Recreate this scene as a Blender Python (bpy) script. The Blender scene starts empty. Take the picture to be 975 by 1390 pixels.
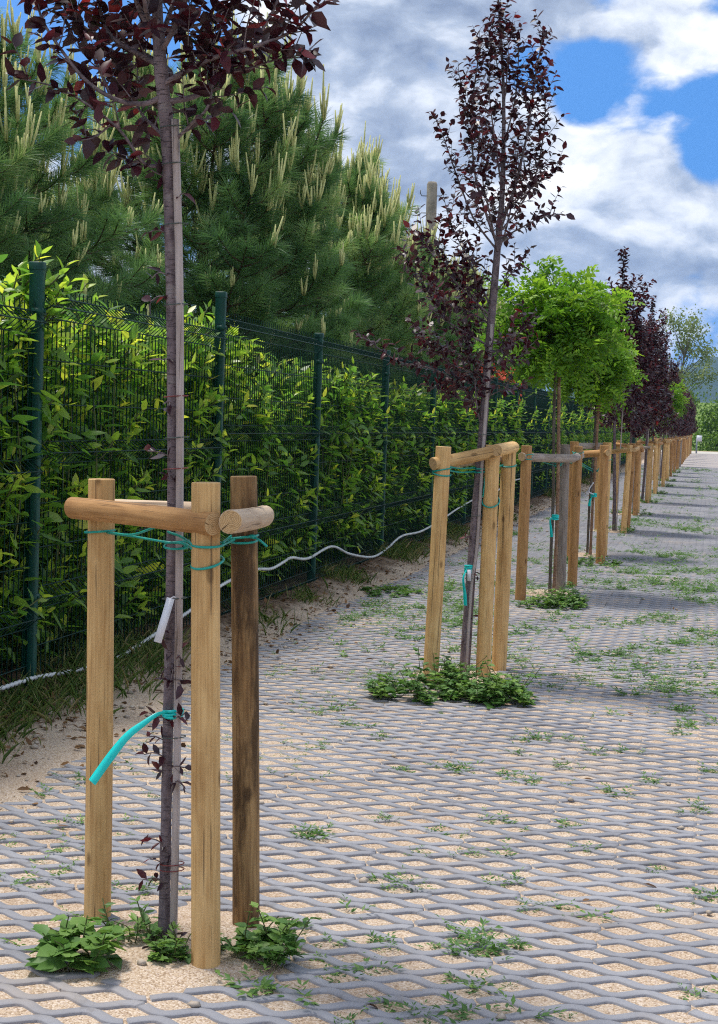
import bpy, math, random
import numpy as np
from mathutils import Vector, Matrix, Quaternion

random.seed(11)
rng = np.random.default_rng(11)
scene = bpy.context.scene
col = scene.collection
R_ = math.radians

# ------------------------------------------------------------------ camera geometry
F_PX, EYE, CX, CY = 2100.0, 1.35, 487.5, 695.0
def cam_axes():
    th = R_(2.0); dx, dy = 963 - CX, 586 - CY
    xp = dx * math.cos(th) + dy * math.sin(th); yp = -dx * math.sin(th) + dy * math.cos(th)
    b = math.atan(-yp / F_PX); a = math.atan(xp / F_PX * math.cos(b))
    F0 = np.array([-math.sin(a), math.cos(a), 0]); R0 = np.array([math.cos(a), math.sin(a), 0]); Z = np.array([0, 0, 1.0])
    F = F0 * math.cos(b) - Z * math.sin(b); U0 = F0 * math.sin(b) + Z * math.cos(b)
    return F, R0 * math.cos(th) + U0 * math.sin(th), -R0 * math.sin(th) + U0 * math.cos(th)
CF, CR, CU = cam_axes()
CO = np.array([0, 0, EYE])
def ray(px, py): return CF * F_PX + CR * (px - CX) - CU * (py - CY)
def gnd(px, py, z=0.0):
    d = ray(px, py); return CO + d * ((z - EYE) / d[2])
def at_y(px, py, Y):
    d = ray(px, py); return CO + d * (Y / d[1])
def at_x(px, py, X):
    d = ray(px, py); return CO + d * (X / d[0])

cam_data = bpy.data.cameras.new('camera'); cam = bpy.data.objects.new('camera', cam_data); col.objects.link(cam)
m = Matrix.Identity(4)
for i in range(3):
    m[i][0] = CR[i]; m[i][1] = CU[i]; m[i][2] = -CF[i]; m[i][3] = CO[i]
cam.matrix_world = m
cam_data.sensor_width = 36.0; cam_data.sensor_fit = 'AUTO'
cam_data.lens = F_PX / 1390.0 * 36.0
cam_data.clip_start = 0.1; cam_data.clip_end = 20000
scene.camera = cam

# ------------------------------------------------------------------ small numeric helpers
def unit(v):
    v = np.asarray(v, float); n = np.linalg.norm(v, axis=-1, keepdims=True); return v / np.maximum(n, 1e-9)
def sstep(a, b, x):
    t = np.clip((np.asarray(x, float) - a) / (b - a), 0, 1); return t * t * (3 - 2 * t)
def _hash(ix, iy, s):
    h = np.sin(ix * 127.1 + iy * 311.7 + s * 74.7) * 43758.5453
    return h - np.floor(h)
def vnoise(x, y, s=0):
    x = np.asarray(x, float); y = np.asarray(y, float)
    ix = np.floor(x); iy = np.floor(y); fx = x - ix; fy = y - iy
    fx = fx * fx * (3 - 2 * fx); fy = fy * fy * (3 - 2 * fy)
    a = _hash(ix, iy, s); b = _hash(ix + 1, iy, s); c = _hash(ix, iy + 1, s); d = _hash(ix + 1, iy + 1, s)
    return (a * (1 - fx) + b * fx) * (1 - fy) + (c * (1 - fx) + d * fx) * fy
def fbm(x, y, s=0, o=4):
    v = 0; a = .5
    for k in range(o):
        v = v + a * vnoise(np.asarray(x) * 2 ** k, np.asarray(y) * 2 ** k, s + k * 7); a *= .5
    return v / (1 - .5 ** o)
def spline(pts, n=6):
    P = [np.asarray(p, float) for p in pts]
    if len(P) < 3: return np.array([P[0] + (P[-1] - P[0]) * t for t in np.linspace(0, 1, n + 1)])
    P = [2 * P[0] - P[1]] + P + [2 * P[-1] - P[-2]]
    out = []
    for i in range(1, len(P) - 2):
        for t in np.linspace(0, 1, n, endpoint=False):
            p0, p1, p2, p3 = P[i - 1:i + 3]
            out.append(.5 * (2 * p1 + (p2 - p0) * t + (2 * p0 - 5 * p1 + 4 * p2 - p3) * t * t + (3 * p1 - p0 - 3 * p2 + p3) * t ** 3))
    out.append(P[-2]); return np.array(out)

# ------------------------------------------------------------------ mesh helpers
def fast_mesh(name, V, quads=None, tris=None, smooth=False, attrs=None):
    me = bpy.data.meshes.new(name)
    V = np.asarray(V, np.float32)
    q = np.zeros((0, 4), np.int32) if quads is None or len(quads) == 0 else np.asarray(quads, np.int32)
    t = np.zeros((0, 3), np.int32) if tris is None or len(tris) == 0 else np.asarray(tris, np.int32)
    me.vertices.add(len(V)); me.vertices.foreach_set('co', V.ravel())
    loops = np.concatenate([q.ravel(), t.ravel()])
    me.loops.add(len(loops)); me.loops.foreach_set('vertex_index', loops)
    starts = np.concatenate([np.arange(len(q)) * 4, len(q) * 4 + np.arange(len(t)) * 3]).astype(np.int32)
    me.polygons.add(len(starts)); me.polygons.foreach_set('loop_start', starts)
    if smooth: me.polygons.foreach_set('use_smooth', np.ones(len(starts), bool))
    for k, a in (attrs or {}).items():
        at = me.attributes.new(k, 'FLOAT', 'POINT'); at.data.foreach_set('value', np.asarray(a, np.float32))
    me.update(calc_edges=True); me.validate()
    return me

class MB:
    """collects vertices and faces, then links them as one mesh object"""
    def __init__(s): s.v = []; s.q = []; s.t = []; s.n = 0; s.tint = []
    def add(s, V, quads=(), tris=(), tint=0.5):
        V = np.asarray(V, float)
        if len(quads): s.q.append(np.asarray(quads, int) + s.n)
        if len(tris): s.t.append(np.asarray(tris, int) + s.n)
        s.v.append(V); s.n += len(V)
        s.tint.append(np.broadcast_to(np.asarray(tint, float), (len(V),)))
    def box(s, c, d, rot=None, tint=.5):
        c = np.asarray(c, float); d = np.asarray(d, float) / 2
        V = np.array([[x, y, z] for x in (-1, 1) for y in (-1, 1) for z in (-1, 1)], float) * d
        if rot is not None: V = V @ np.asarray(rot).T
        s.add(V + c, [(0, 1, 3, 2), (4, 6, 7, 5), (0, 4, 5, 1), (2, 3, 7, 6), (0, 2, 6, 4), (1, 5, 7, 3)], tint=tint)
    def tube(s, pts, rad, n=6, caps=True, tint=.5, phase=0.0):
        P = np.asarray(pts, float); k = len(P); rad = np.broadcast_to(np.asarray(rad, float), (k,))
        T = np.gradient(P, axis=0); T = unit(T)
        ref = np.array([0, 0, 1.0]) if abs(T[0][2]) < .9 else np.array([1.0, 0, 0])
        Nn = unit(np.cross(T[0], ref)); V = []
        ang = np.arange(n) / n * 2 * math.pi + phase
        for i in range(k):
            Nn = unit(Nn - T[i] * (Nn @ T[i])); B = np.cross(T[i], Nn)
            V.append(P[i] + rad[i] * (np.cos(ang)[:, None] * Nn + np.sin(ang)[:, None] * B))
        V = np.concatenate(V)
        i = np.arange(k - 1)[:, None] * n; j = np.arange(n)[None]; j2 = (j + 1) % n
        q = np.stack([i + j, i + j2, i + n + j2, i + n + j], -1).reshape(-1, 4)
        tr = []
        if caps:
            a = len(V); V = np.concatenate([V, P[:1], P[-1:]])
            for jj in range(n):
                tr.append((a, (jj + 1) % n, jj)); tr.append((a + 1, (k - 1) * n + jj, (k - 1) * n + (jj + 1) % n))
        s.add(V, q, tr, tint)
    def build(s, name, mat, parent=None, smooth=False, loc=None):
        V = np.concatenate(s.v) if s.v else np.zeros((0, 3))
        me = fast_mesh(name, V, np.concatenate(s.q) if s.q else None, np.concatenate(s.t) if s.t else None, smooth,
                       {'tint': np.concatenate(s.tint)} if s.tint else None)
        return link(name, me, mat, parent, loc)

def link(name, me, mat, parent=None, loc=None):
    if mat is not None and not me.materials: me.materials.append(mat)
    o = bpy.data.objects.new(name, me); col.objects.link(o)
    if parent is not None: o.parent = parent
    if loc is not None: o.location = loc
    return o
def tag(o, label=None, cat=None, group=None, kind=None):
    if label: o['label'] = label
    if cat: o['category'] = cat
    if group: o['group'] = group
    if kind: o['kind'] = kind
    return o
def thing(name, label, cat, loc=(0, 0, 0), group=None, rz=0.0):
    o = bpy.data.objects.new(name, None); col.objects.link(o); o.location = loc; o.rotation_euler = (0, 0, rz)
    o.empty_display_size = .2
    return tag(o, label, cat, group)
def copy_tree(o, parent=None):
    c = o.copy(); col.objects.link(c)
    if parent is not None: c.parent = parent
    for ch in list(o.children): copy_tree(ch, c)
    return c

# leaf template with a folded midrib and a drooping tip: (length, width, lift)
LT_V = np.array([(0, 0, 0), (.30, .46, .10), (.33, 0, 0), (.30, -.46, .10), (.68, .36, .02), (.70, 0, -.06), (.68, -.36, .02), (1, 0, -.16)])
LT_T = np.array([(0, 2, 1), (0, 3, 2), (4, 5, 7), (5, 6, 7)]); LT_Q = np.array([(1, 2, 5, 4), (2, 3, 6, 5)])
LS_V = np.array([(0, 0, 0), (.45, .5, .08), (1, 0, -.08), (.45, -.5, .08), (.5, 0, 0)])
LS_T = np.array([(0, 4, 1), (1, 4, 2), (0, 3, 4), (4, 3, 2)])
class Leaves:
    def __init__(s): s.P = []; s.D = []; s.N = []; s.L = []; s.W = []; s.T = []
    def add(s, P, D, N, L, W, T):
        P = np.atleast_2d(P); n = len(P)
        s.P.append(P); s.D.append(np.broadcast_to(np.atleast_2d(D), (n, 3))); s.N.append(np.broadcast_to(np.atleast_2d(N), (n, 3)))
        for a, b in ((s.L, L), (s.W, W), (s.T, T)): a.append(np.broadcast_to(np.asarray(b, float), (n,)))
    def build(s, name, mat, parent=None, simple=False, loc=None):
        P = np.concatenate(s.P); D = unit(np.concatenate(s.D)); N = np.concatenate(s.N)
        L = np.concatenate(s.L); W = np.concatenate(s.W); T = np.concatenate(s.T)
        S = np.cross(N, D); bad = np.linalg.norm(S, axis=1) < 1e-3
        S[bad] = np.cross(np.array([.3, .9, .2]), D[bad]); S = unit(S); N = np.cross(D, S)
        tv, tt, tq = (LS_V, LS_T, None) if simple else (LT_V, LT_T, LT_Q)
        n = len(P); k = len(tv)
        bend = (rng.random(n) * 1.5 - .25)
        V = P[:, None] + D[:, None] * (tv[None, :, 0:1] * L[:, None, None]) + S[:, None] * (tv[None, :, 1:2] * W[:, None, None]) \
            + N[:, None] * ((tv[None, :, 2:3] * (L * bend)[:, None, None]))
        off = (np.arange(n) * k)[:, None, None]
        tris = (tt[None] + off).reshape(-1, 3); quads = None if tq is None else (tq[None] + off).reshape(-1, 4)
        me = fast_mesh(name, V.reshape(-1, 3), quads, tris, True, {'tint': np.repeat(T, k)})
        return link(name, me, mat, parent, loc)

# ------------------------------------------------------------------ materials
def new_mat(name):
    mt = bpy.data.materials.new(name); mt.use_nodes = True; nt = mt.node_tree; nt.nodes.clear()
    return mt, nt
class NG:
    def __init__(s, nt): s.nt = nt
    def n(s, typ, ins=None, **kw):
        nd = s.nt.nodes.new(typ)
        for k, v in kw.items(): setattr(nd, k, v)
        for k, v in (ins or {}).items():
            sock = nd.inputs[k]
            if isinstance(v, bpy.types.NodeSocket): s.nt.links.new(v, sock)
            else: sock.default_value = v
        return nd
    def math(s, op, a, b=0.0, c=0.0, clamp=False):
        nd = s.n('ShaderNodeMath', {0: a, 1: b, 2: c}, operation=op); nd.use_clamp = clamp; return nd.outputs[0]
    def mix(s, fac, a, b, mode='MIX'):
        nd = s.nt.nodes.new('ShaderNodeMix'); nd.data_type = 'RGBA'; nd.blend_type = mode
        for i, v in ((0, fac), (6, a), (7, b)):
            if isinstance(v, bpy.types.NodeSocket): s.nt.links.new(v, nd.inputs[i])
            else: nd.inputs[i].default_value = v if i == 0 or len(v) == 4 else (*v, 1)
        return nd.outputs[2]
    def ramp(s, fac, stops, interp='LINEAR'):
        nd = s.nt.nodes.new('ShaderNodeValToRGB'); cr = nd.color_ramp; cr.interpolation = interp
        while len(cr.elements) < len(stops): cr.elements.new(.5)
        for e, (p, c) in zip(cr.elements, stops):
            e.position = p; e.color = (*c, 1) if len(c) == 3 else c
        s.nt.links.new(fac, nd.inputs[0]); return nd.outputs[0]
    def noise(s, vec, scale, detail=4, rough=.55):
        ins = {'Scale': scale, 'Detail': detail, 'Roughness': rough}
        if vec is not None: ins['Vector'] = vec
        return s.n('ShaderNodeTexNoise', ins).outputs['Fac']
    def smooth(s, x, a, b):
        return s.n('ShaderNodeMapRange', {0: x, 1: a, 2: b, 3: 0.0, 4: 1.0}, interpolation_type='SMOOTHSTEP').outputs[0]
    def out(s, shader): s.n('ShaderNodeOutputMaterial', {'Surface': shader})
    def coord(s, w='Object'): return s.n('ShaderNodeTexCoord').outputs[w]
    def mapv(s, vec, scale=(1, 1, 1), loc=(0, 0, 0)): return s.n('ShaderNodeMapping', {'Vector': vec, 'Scale': scale, 'Location': loc}).outputs[0]
    def attr(s, name): return s.n('ShaderNodeAttribute', attribute_name=name).outputs['Fac']
    def bump(s, h, strength=.4, dist=.01): return s.n('ShaderNodeBump', {'Height': h, 'Strength': strength, 'Distance': dist}).outputs[0]
    def pbr(s, color, rough=.6, spec=.5, normal=None, **kw):
        ins = {'Base Color': color, 'Roughness': rough, 'Specular IOR Level': spec}
        if normal is not None: ins['Normal'] = normal
        ins.update(kw); return s.n('ShaderNodeBsdfPrincipled', ins).outputs[0]

def leaf_mat(name, stops, trans=.35, gain=1.6, rough=.45, spec=.5):
    mt, nt = new_mat(name); g = NG(nt)
    t = g.attr('tint'); c = g.ramp(t, stops)
    n = g.noise(g.coord(), 60, 2)
    c = g.mix(g.math('MULTIPLY', n, .35), c, g.mix(1.0, c, (.45, .5, .45), 'MULTIPLY'))
    tc = g.mix(1.0, c, (gain, gain, gain * .7), 'MULTIPLY')
    tr = g.n('ShaderNodeBsdfTranslucent', {'Color': tc}).outputs[0]
    p = g.pbr(c, rough, spec)
    g.out(g.n('ShaderNodeMixShader', {0: trans, 1: p, 2: tr}).outputs[0]); return mt

def wood_mat(name, light, dark, grain=.6, stain=0.0, bumpy=.25):
    mt, nt = new_mat(name); g = NG(nt)
    oc = g.coord(); rnd = g.n('ShaderNodeObjectInfo').outputs['Random']
    off = g.n('ShaderNodeCombineXYZ', {0: g.math('MULTIPLY', rnd, 37.0), 1: g.math('MULTIPLY', rnd, 11.0), 2: g.math('MULTIPLY', rnd, 53.0)}).outputs[0]
    v = g.n('ShaderNodeVectorMath', {0: oc, 1: off}, operation='ADD').outputs[0]
    warp = g.noise(g.mapv(v, (4, 4, 2.2)), 2.0, 2)
    # rings seen as stripes along the grain
    sep = g.n('ShaderNodeSeparateXYZ', {0: v}).outputs
    ringv = g.math('ADD', g.math('MULTIPLY', sep[0], 90.0), g.math('ADD', g.math('MULTIPLY', sep[1], 70.0), g.math('MULTIPLY', warp, 26.0)))
    ring = g.math('ADD', g.math('MULTIPLY', g.math('SINE', ringv), .5), .5)
    fine = g.noise(g.mapv(v, (150, 150, 5)), 1.0, 4, .6)
    blot = g.noise(g.mapv(v, (9, 9, 2.5)), 1.0, 4)
    knot = g.n('ShaderNodeTexVoronoi', {'Vector': g.mapv(v, (13, 13, 5.5)), 'Scale': 1.0}).outputs['Distance']
    kn = g.math('SUBTRACT', 1.0, g.smooth(knot, .07, .17))
    f = g.math('ADD', g.math('MULTIPLY', ring, .35 * grain), g.math('MULTIPLY', g.smooth(fine, .38, .66), .68 * grain))
    c = g.mix(g.math('MULTIPLY', f, 1.0, clamp=True), light, dark)
    c = g.mix(g.smooth(blot, .45, .75), c, g.mix(1.0, c, (.72, .66, .6), 'MULTIPLY'))
    c = g.mix(g.math('MULTIPLY', kn, .85), c, tuple(x * .45 for x in dark))
    if stain:
        st = g.smooth(g.noise(g.mapv(v, (16, 16, 3.0)), 1.0, 5, .65), .42, .62)
        c = g.mix(g.math('MULTIPLY', st, stain), c, tuple(x * .28 for x in dark))
    hue = g.n('ShaderNodeHueSaturation', {'Value': g.math('ADD', .85, g.math('MULTIPLY', rnd, .28)), 'Color': c}).outputs[0]
    cr = g.smooth(g.noise(g.mapv(v, (85, 85, 1.9)), 1.0, 3), .62, .66)          # drying cracks
    hue = g.mix(g.math('MULTIPLY', cr, .6), hue, (.05, .03, .02))
    h = g.math('SUBTRACT', g.math('ADD', g.math('MULTIPLY', fine, .5), g.math('MULTIPLY', ring, .2)), g.math('MULTIPLY', cr, .8))
    g.out(g.pbr(hue, .72, .3, g.bump(h, bumpy, .004))); return mt

def plain_mat(name, c, rough=.5, spec=.5, var=.15, scale=20, metallic=0.0, bumpy=0.0):
    mt, nt = new_mat(name); g = NG(nt)
    n = g.noise(g.coord(), scale, 5)
    cc = g.mix(g.math('MULTIPLY', g.smooth(n, .35, .75), 1.0), c, tuple(x * (1 - 2 * var) for x in c))
    ins = {'Metallic': metallic}
    nrm = g.bump(n, bumpy, .01) if bumpy else None
    g.out(g.pbr(cc, rough, spec, nrm, **ins)); return mt

def end_mat(name, a, b):
    mt, nt = new_mat(name); g = NG(nt); oc = g.coord(); sep = g.n('ShaderNodeSeparateXYZ', {0: oc}).outputs
    wob = g.math('MULTIPLY', g.noise(oc, 25, 3), .012)
    r = g.math('ADD', g.math('SQRT', g.math('ADD', g.math('POWER', g.math('ADD', sep[0], .006), 2.0), g.math('POWER', sep[1], 2.0))), wob)
    ring = g.math('ADD', g.math('MULTIPLY', g.math('SINE', g.math('MULTIPLY', r, 1500.0)), .5), .5)
    c = g.mix(ring, a, b); c = g.mix(g.math('MULTIPLY', g.smooth(g.noise(oc, 120, 4), .5, .7), .5), c, tuple(x * .5 for x in b))
    an = g.math('ARCTAN2', sep[1], sep[0]); crk = g.math('SUBTRACT', 1.0, g.smooth(g.math('ABSOLUTE', g.math('SUBTRACT', an, g.math('MULTIPLY', g.noise(oc, 12, 2), 1.6))), .02, .09))
    c = g.mix(g.math('MULTIPLY', crk, .8), c, (.04, .022, .012))
    g.out(g.pbr(c, .85, .2, g.bump(ring, .2, .002))); return mt
def bark_mat(name, a, b, ring=True):
    mt, nt = new_mat(name); g = NG(nt); oc = g.coord()
    n = g.noise(g.mapv(oc, (1, 1, .5)), 60, 5, .65); lent = g.noise(g.mapv(oc, (40, 40, 260)), 1.0, 3)
    n2 = g.noise(g.mapv(oc, (1, 1, .25)), 14, 3)
    c = g.mix(g.smooth(n, .3, .7), a, b)
    c = g.mix(g.math('MULTIPLY', g.smooth(n2, .5, .7), .6), c, tuple(x * 1.5 for x in a))
    if ring: c = g.mix(g.math('MULTIPLY', g.smooth(lent, .55, .66), .75), c, tuple(x * .3 for x in b)); c = g.mix(g.math('MULTIPLY', g.smooth(g.noise(oc, 22, 5, .7), .56, .68), .5), c, (.30, .27, .26))
    g.out(g.pbr(c, .75, .3, g.bump(g.math('ADD', n, lent), .5, .004))); return mt

M = {}
M['wood'] = wood_mat('fresh_wood', (.70, .46, .20), (.47, .265, .095), grain=.8)
M['wood_orange'] = wood_mat('orange_wood', (.54, .30, .12), (.31, .15, .05), grain=.8)
M['wood_pale'] = wood_mat('pale_wood', (.60, .46, .32), (.42, .27, .16))
M['wood_stained'] = wood_mat('stained_wood', (.40, .245, .105), (.19, .10, .04), grain=.95, stain=.9)
M['wood_grey'] = wood_mat('weathered_wood', (.38, .32, .27), (.20, .155, .125), grain=.9, bumpy=.4)
M['end_grain'] = end_mat('sawn_end', (.60, .42, .22), (.40, .24, .105))
M['end_dark'] = end_mat('sawn_end_dark', (.30, .20, .11), (.14, .085, .045))
M['slat'] = wood_mat('slat_wood', (.46, .40, .38), (.30, .25, .24), grain=.5)
M['cane'] = bark_mat('cane_bark', (.33, .20, .12), (.17, .09, .055))
M['bark'] = bark_mat('plum_bark', (.215, .17, .18), (.10, .075, .085))
M['bark_pine'] = bark_mat('pine_bark', (.11, .07, .045), (.045, .028, .02), False)
M['bark_grey'] = bark_mat('grey_bark', (.17, .15, .12), (.08, .065, .05), False)
M['twig_green'] = plain_mat('green_twig', (.10, .12, .04), .6, .3)
M['plum'] = leaf_mat('plum_leaf', [(0, (.020, .007, .014)), (.45, (.050, .010, .020)), (.8, (.115, .015, .027)), (1, (.27, .022, .026))], .28, 2.0, .38, .55)
M['laurel'] = leaf_mat('laurel_leaf', [(0, (.045, .13, .03)), (.4, (.14, .30, .045)), (.7, (.36, .52, .06)), (1, (.66, .68, .08))], .56, 1.7, .33, .5)
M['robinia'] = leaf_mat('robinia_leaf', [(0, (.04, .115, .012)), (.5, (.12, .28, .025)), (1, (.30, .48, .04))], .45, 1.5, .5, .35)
M['poplar'] = leaf_mat('poplar_leaf', [(0, (.12, .17, .06)), (1, (.32, .38, .16))], .35, 1.3, .5)
M['bush'] = leaf_mat('bush_leaf', [(0, (.04, .10, .015)), (1, (.19, .33, .05))], .4, 1.4, .5)
M['weed'] = leaf_mat('weed_leaf', [(0, (.045, .12, .026)), (.6, (.11, .235, .05)), (1, (.23, .37, .08))], .3, 1.4, .5, .35)
M['grass'] = leaf_mat('grass_blade', [(0, (.06, .13, .03)), (.5, (.16, .25, .06)), (1, (.46, .37, .20))], .3, 1.3, .6, .3)
M['dry'] = leaf_mat('dry_leaf', [(0, (.07, .035, .018)), (1, (.30, .16, .07))], .15, 1.2, .7, .2)
M['needle'] = leaf_mat('pine_needle', [(0, (.048, .125, .05)), (.6, (.18, .33, .125)), (1, (.40, .52, .22))], .45, 1.4, .4, .4)
M['candle'] = plain_mat('pine_shoot', (.62, .62, .26), .7, .2, .2, 60)
M['green_paint'] = plain_mat('green_paint', (.003, .058, .043), .5, .3, .15, 6)
M['wire_paint'] = plain_mat('green_wire_coating', (.003, .030, .024), .55, .2, .05, 6)
M['cord'] = plain_mat('turquoise_plastic', (.004, .34, .28), .4, .5, .1, 60)
M['ribbon'] = plain_mat('turquoise_ribbon', (.0, .62, .58), .3, .5, .06, 40)
M['wire'] = plain_mat('tie_wire', (.06, .09, .08), .5, .5)
M['wire_red'] = plain_mat('red_tie', (.22, .04, .04), .5, .4)
M['white_plastic'] = plain_mat('white_plastic', (.72, .74, .80), .4, .5, .05, 30)
M['hose'] = plain_mat('pale_hose', (.60, .62, .62), .5, .4, .12, 8)
M['concrete'] = plain_mat('pole_concrete', (.31, .27, .22), .9, .2, .2, 7, 0, .3)
M['ceramic'] = plain_mat('insulator_ceramic', (.5, .5, .48), .3, .5)
M['steel'] = plain_mat('dark_steel', (.10, .10, .10), .5, .5)
M['sheet'] = plain_mat('shade_sheet', (.035, .045, .05), .6, .3, .2, 3)
M['grey_post'] = plain_mat('grey_tube', (.22, .25, .28), .5, .4)
M['sign_blue'] = plain_mat('sign_blue', (.25, .38, .6), .5, .4)
M['petal'] = plain_mat('coral_petal', (.62, .09, .04), .6, .3, .2, 80)

def ground_mat():
    mt, nt = new_mat('ground_surface'); g = NG(nt); oc = g.coord()
    sep = g.n('ShaderNodeSeparateXYZ', {0: oc}).outputs
    vo = g.n('ShaderNodeTexVoronoi', {'Vector': oc, 'Scale': 230.0})
    pebble = g.ramp(g.n('ShaderNodeSeparateColor', {0: vo.outputs['Color']}).outputs[0],
                    [(0, (.28, .19, .125)), (.25, (.45, .335, .23)), (.62, (.55, .43, .315)), (.85, (.66, .56, .46)), (1, (.46, .35, .29))])
    wide = g.noise(oc, 1.6, 5); fine = g.noise(oc, 18, 4)
    pebble = g.mix(g.math('MULTIPLY', g.smooth(wide, .45, .7), .45), pebble, g.mix(1.0, pebble, (.66, .55, .46), 'MULTIPLY'))
    soil = g.ramp(fine, [(.25, (.045, .028, .018)), (.5, (.13, .085, .052)), (.75, (.25, .175, .115))])
    lawn = g.ramp(g.noise(oc, .5, 5), [(.3, (.06, .12, .02)), (.7, (.19, .27, .05))])
    xm = g.math('ADD', sep[0], g.math('MULTIPLY', g.math('SUBTRACT', g.noise(oc, 3.5, 4), .5), .55))
    f_soil = g.math('SUBTRACT', 1.0, g.smooth(xm, -2.85, -2.60))
    c = g.mix(f_soil, pebble, soil)
    f_lawn = g.math('MAXIMUM', g.smooth(sep[1], 108.0, 112.0), g.math('SUBTRACT', 1.0, g.smooth(sep[0], -14.0, -9.0)))
    f_lawn = g.math('MAXIMUM', f_lawn, g.smooth(sep[0], 30.0, 34.0))
    c = g.mix(f_lawn, c, lawn)
    h = g.math('ADD', g.math('MULTIPLY', g.math('SUBTRACT', 1.0, vo.outputs['Distance']), .6), g.math('MULTIPLY', fine, .8))
    g.out(g.pbr(c, .92, .2, g.bump(h, .7, .006))); return mt
M['ground'] = ground_mat()

def paver_mat():
    mt, nt = new_mat('paver_concrete'); g = NG(nt); oc = g.coord()
    t = g.attr('tint'); a = g.noise(oc, 3.0, 5); b = g.noise(oc, 160, 3, .7)
    c = g.ramp(g.math('ADD', g.math('MULTIPLY', t, .5), g.math('MULTIPLY', a, .5)), [(.15, (.19, .192, .212)), (.5, (.26, .262, .287)), (.85, (.335, .333, .353))])
    c = g.mix(g.math('MULTIPLY', g.smooth(b, .5, .75), .4), c, (.15, .145, .145))
    stn = g.smooth(g.noise(oc, 6.5, 6, .7), .56, .66); c = g.mix(g.math('MULTIPLY', stn, .4), c, (.13, .12, .115))
    dust = g.smooth(g.noise(oc, 1.1, 5, .6), .52, .72)
    c = g.mix(g.math('MULTIPLY', dust, .45), c, (.40, .33, .27))
    g.out(g.pbr(c, .85, .25, g.bump(b, .3, .003))); return mt
M['paver'] = paver_mat()
def far_paver_mat():
    mt, nt = new_mat('far_paver'); g = NG(nt); oc = g.coord()
    sep = g.n('ShaderNodeSeparateXYZ', {0: oc}).outputs
    wv = g.math('SINE', g.math('MULTIPLY', sep[0], 2 * math.pi / .163))
    r = g.math('SINE', g.math('ADD', g.math('MULTIPLY', sep[1], 2 * math.pi / .145), g.math('MULTIPLY', wv, 1.2)))
    c = g.mix(g.smooth(r, .1, .6), (.235, .235, .27), (.45, .36, .28))
    c = g.mix(g.smooth(g.noise(oc, .6, 5), .45, .7), c, (.36, .33, .29))
    g.out(g.pbr(c, .9, .2)); return mt
M['far_paver'] = far_paver_mat()
M['road'] = plain_mat('pale_concrete', (.55, .52, .47), .9, .2, .12, .7)
def hill_mat():
    mt, nt = new_mat('wooded_hill'); g = NG(nt)
    n = g.noise(g.coord(), .02, 8, .65)
    c = g.ramp(n, [(.3, (.03, .05, .03)), (.6, (.06, .085, .045)), (.8, (.13, .13, .10))])
    g.out(g.pbr(c, .95, .1)); return mt
M['hill'] = hill_mat()

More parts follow.
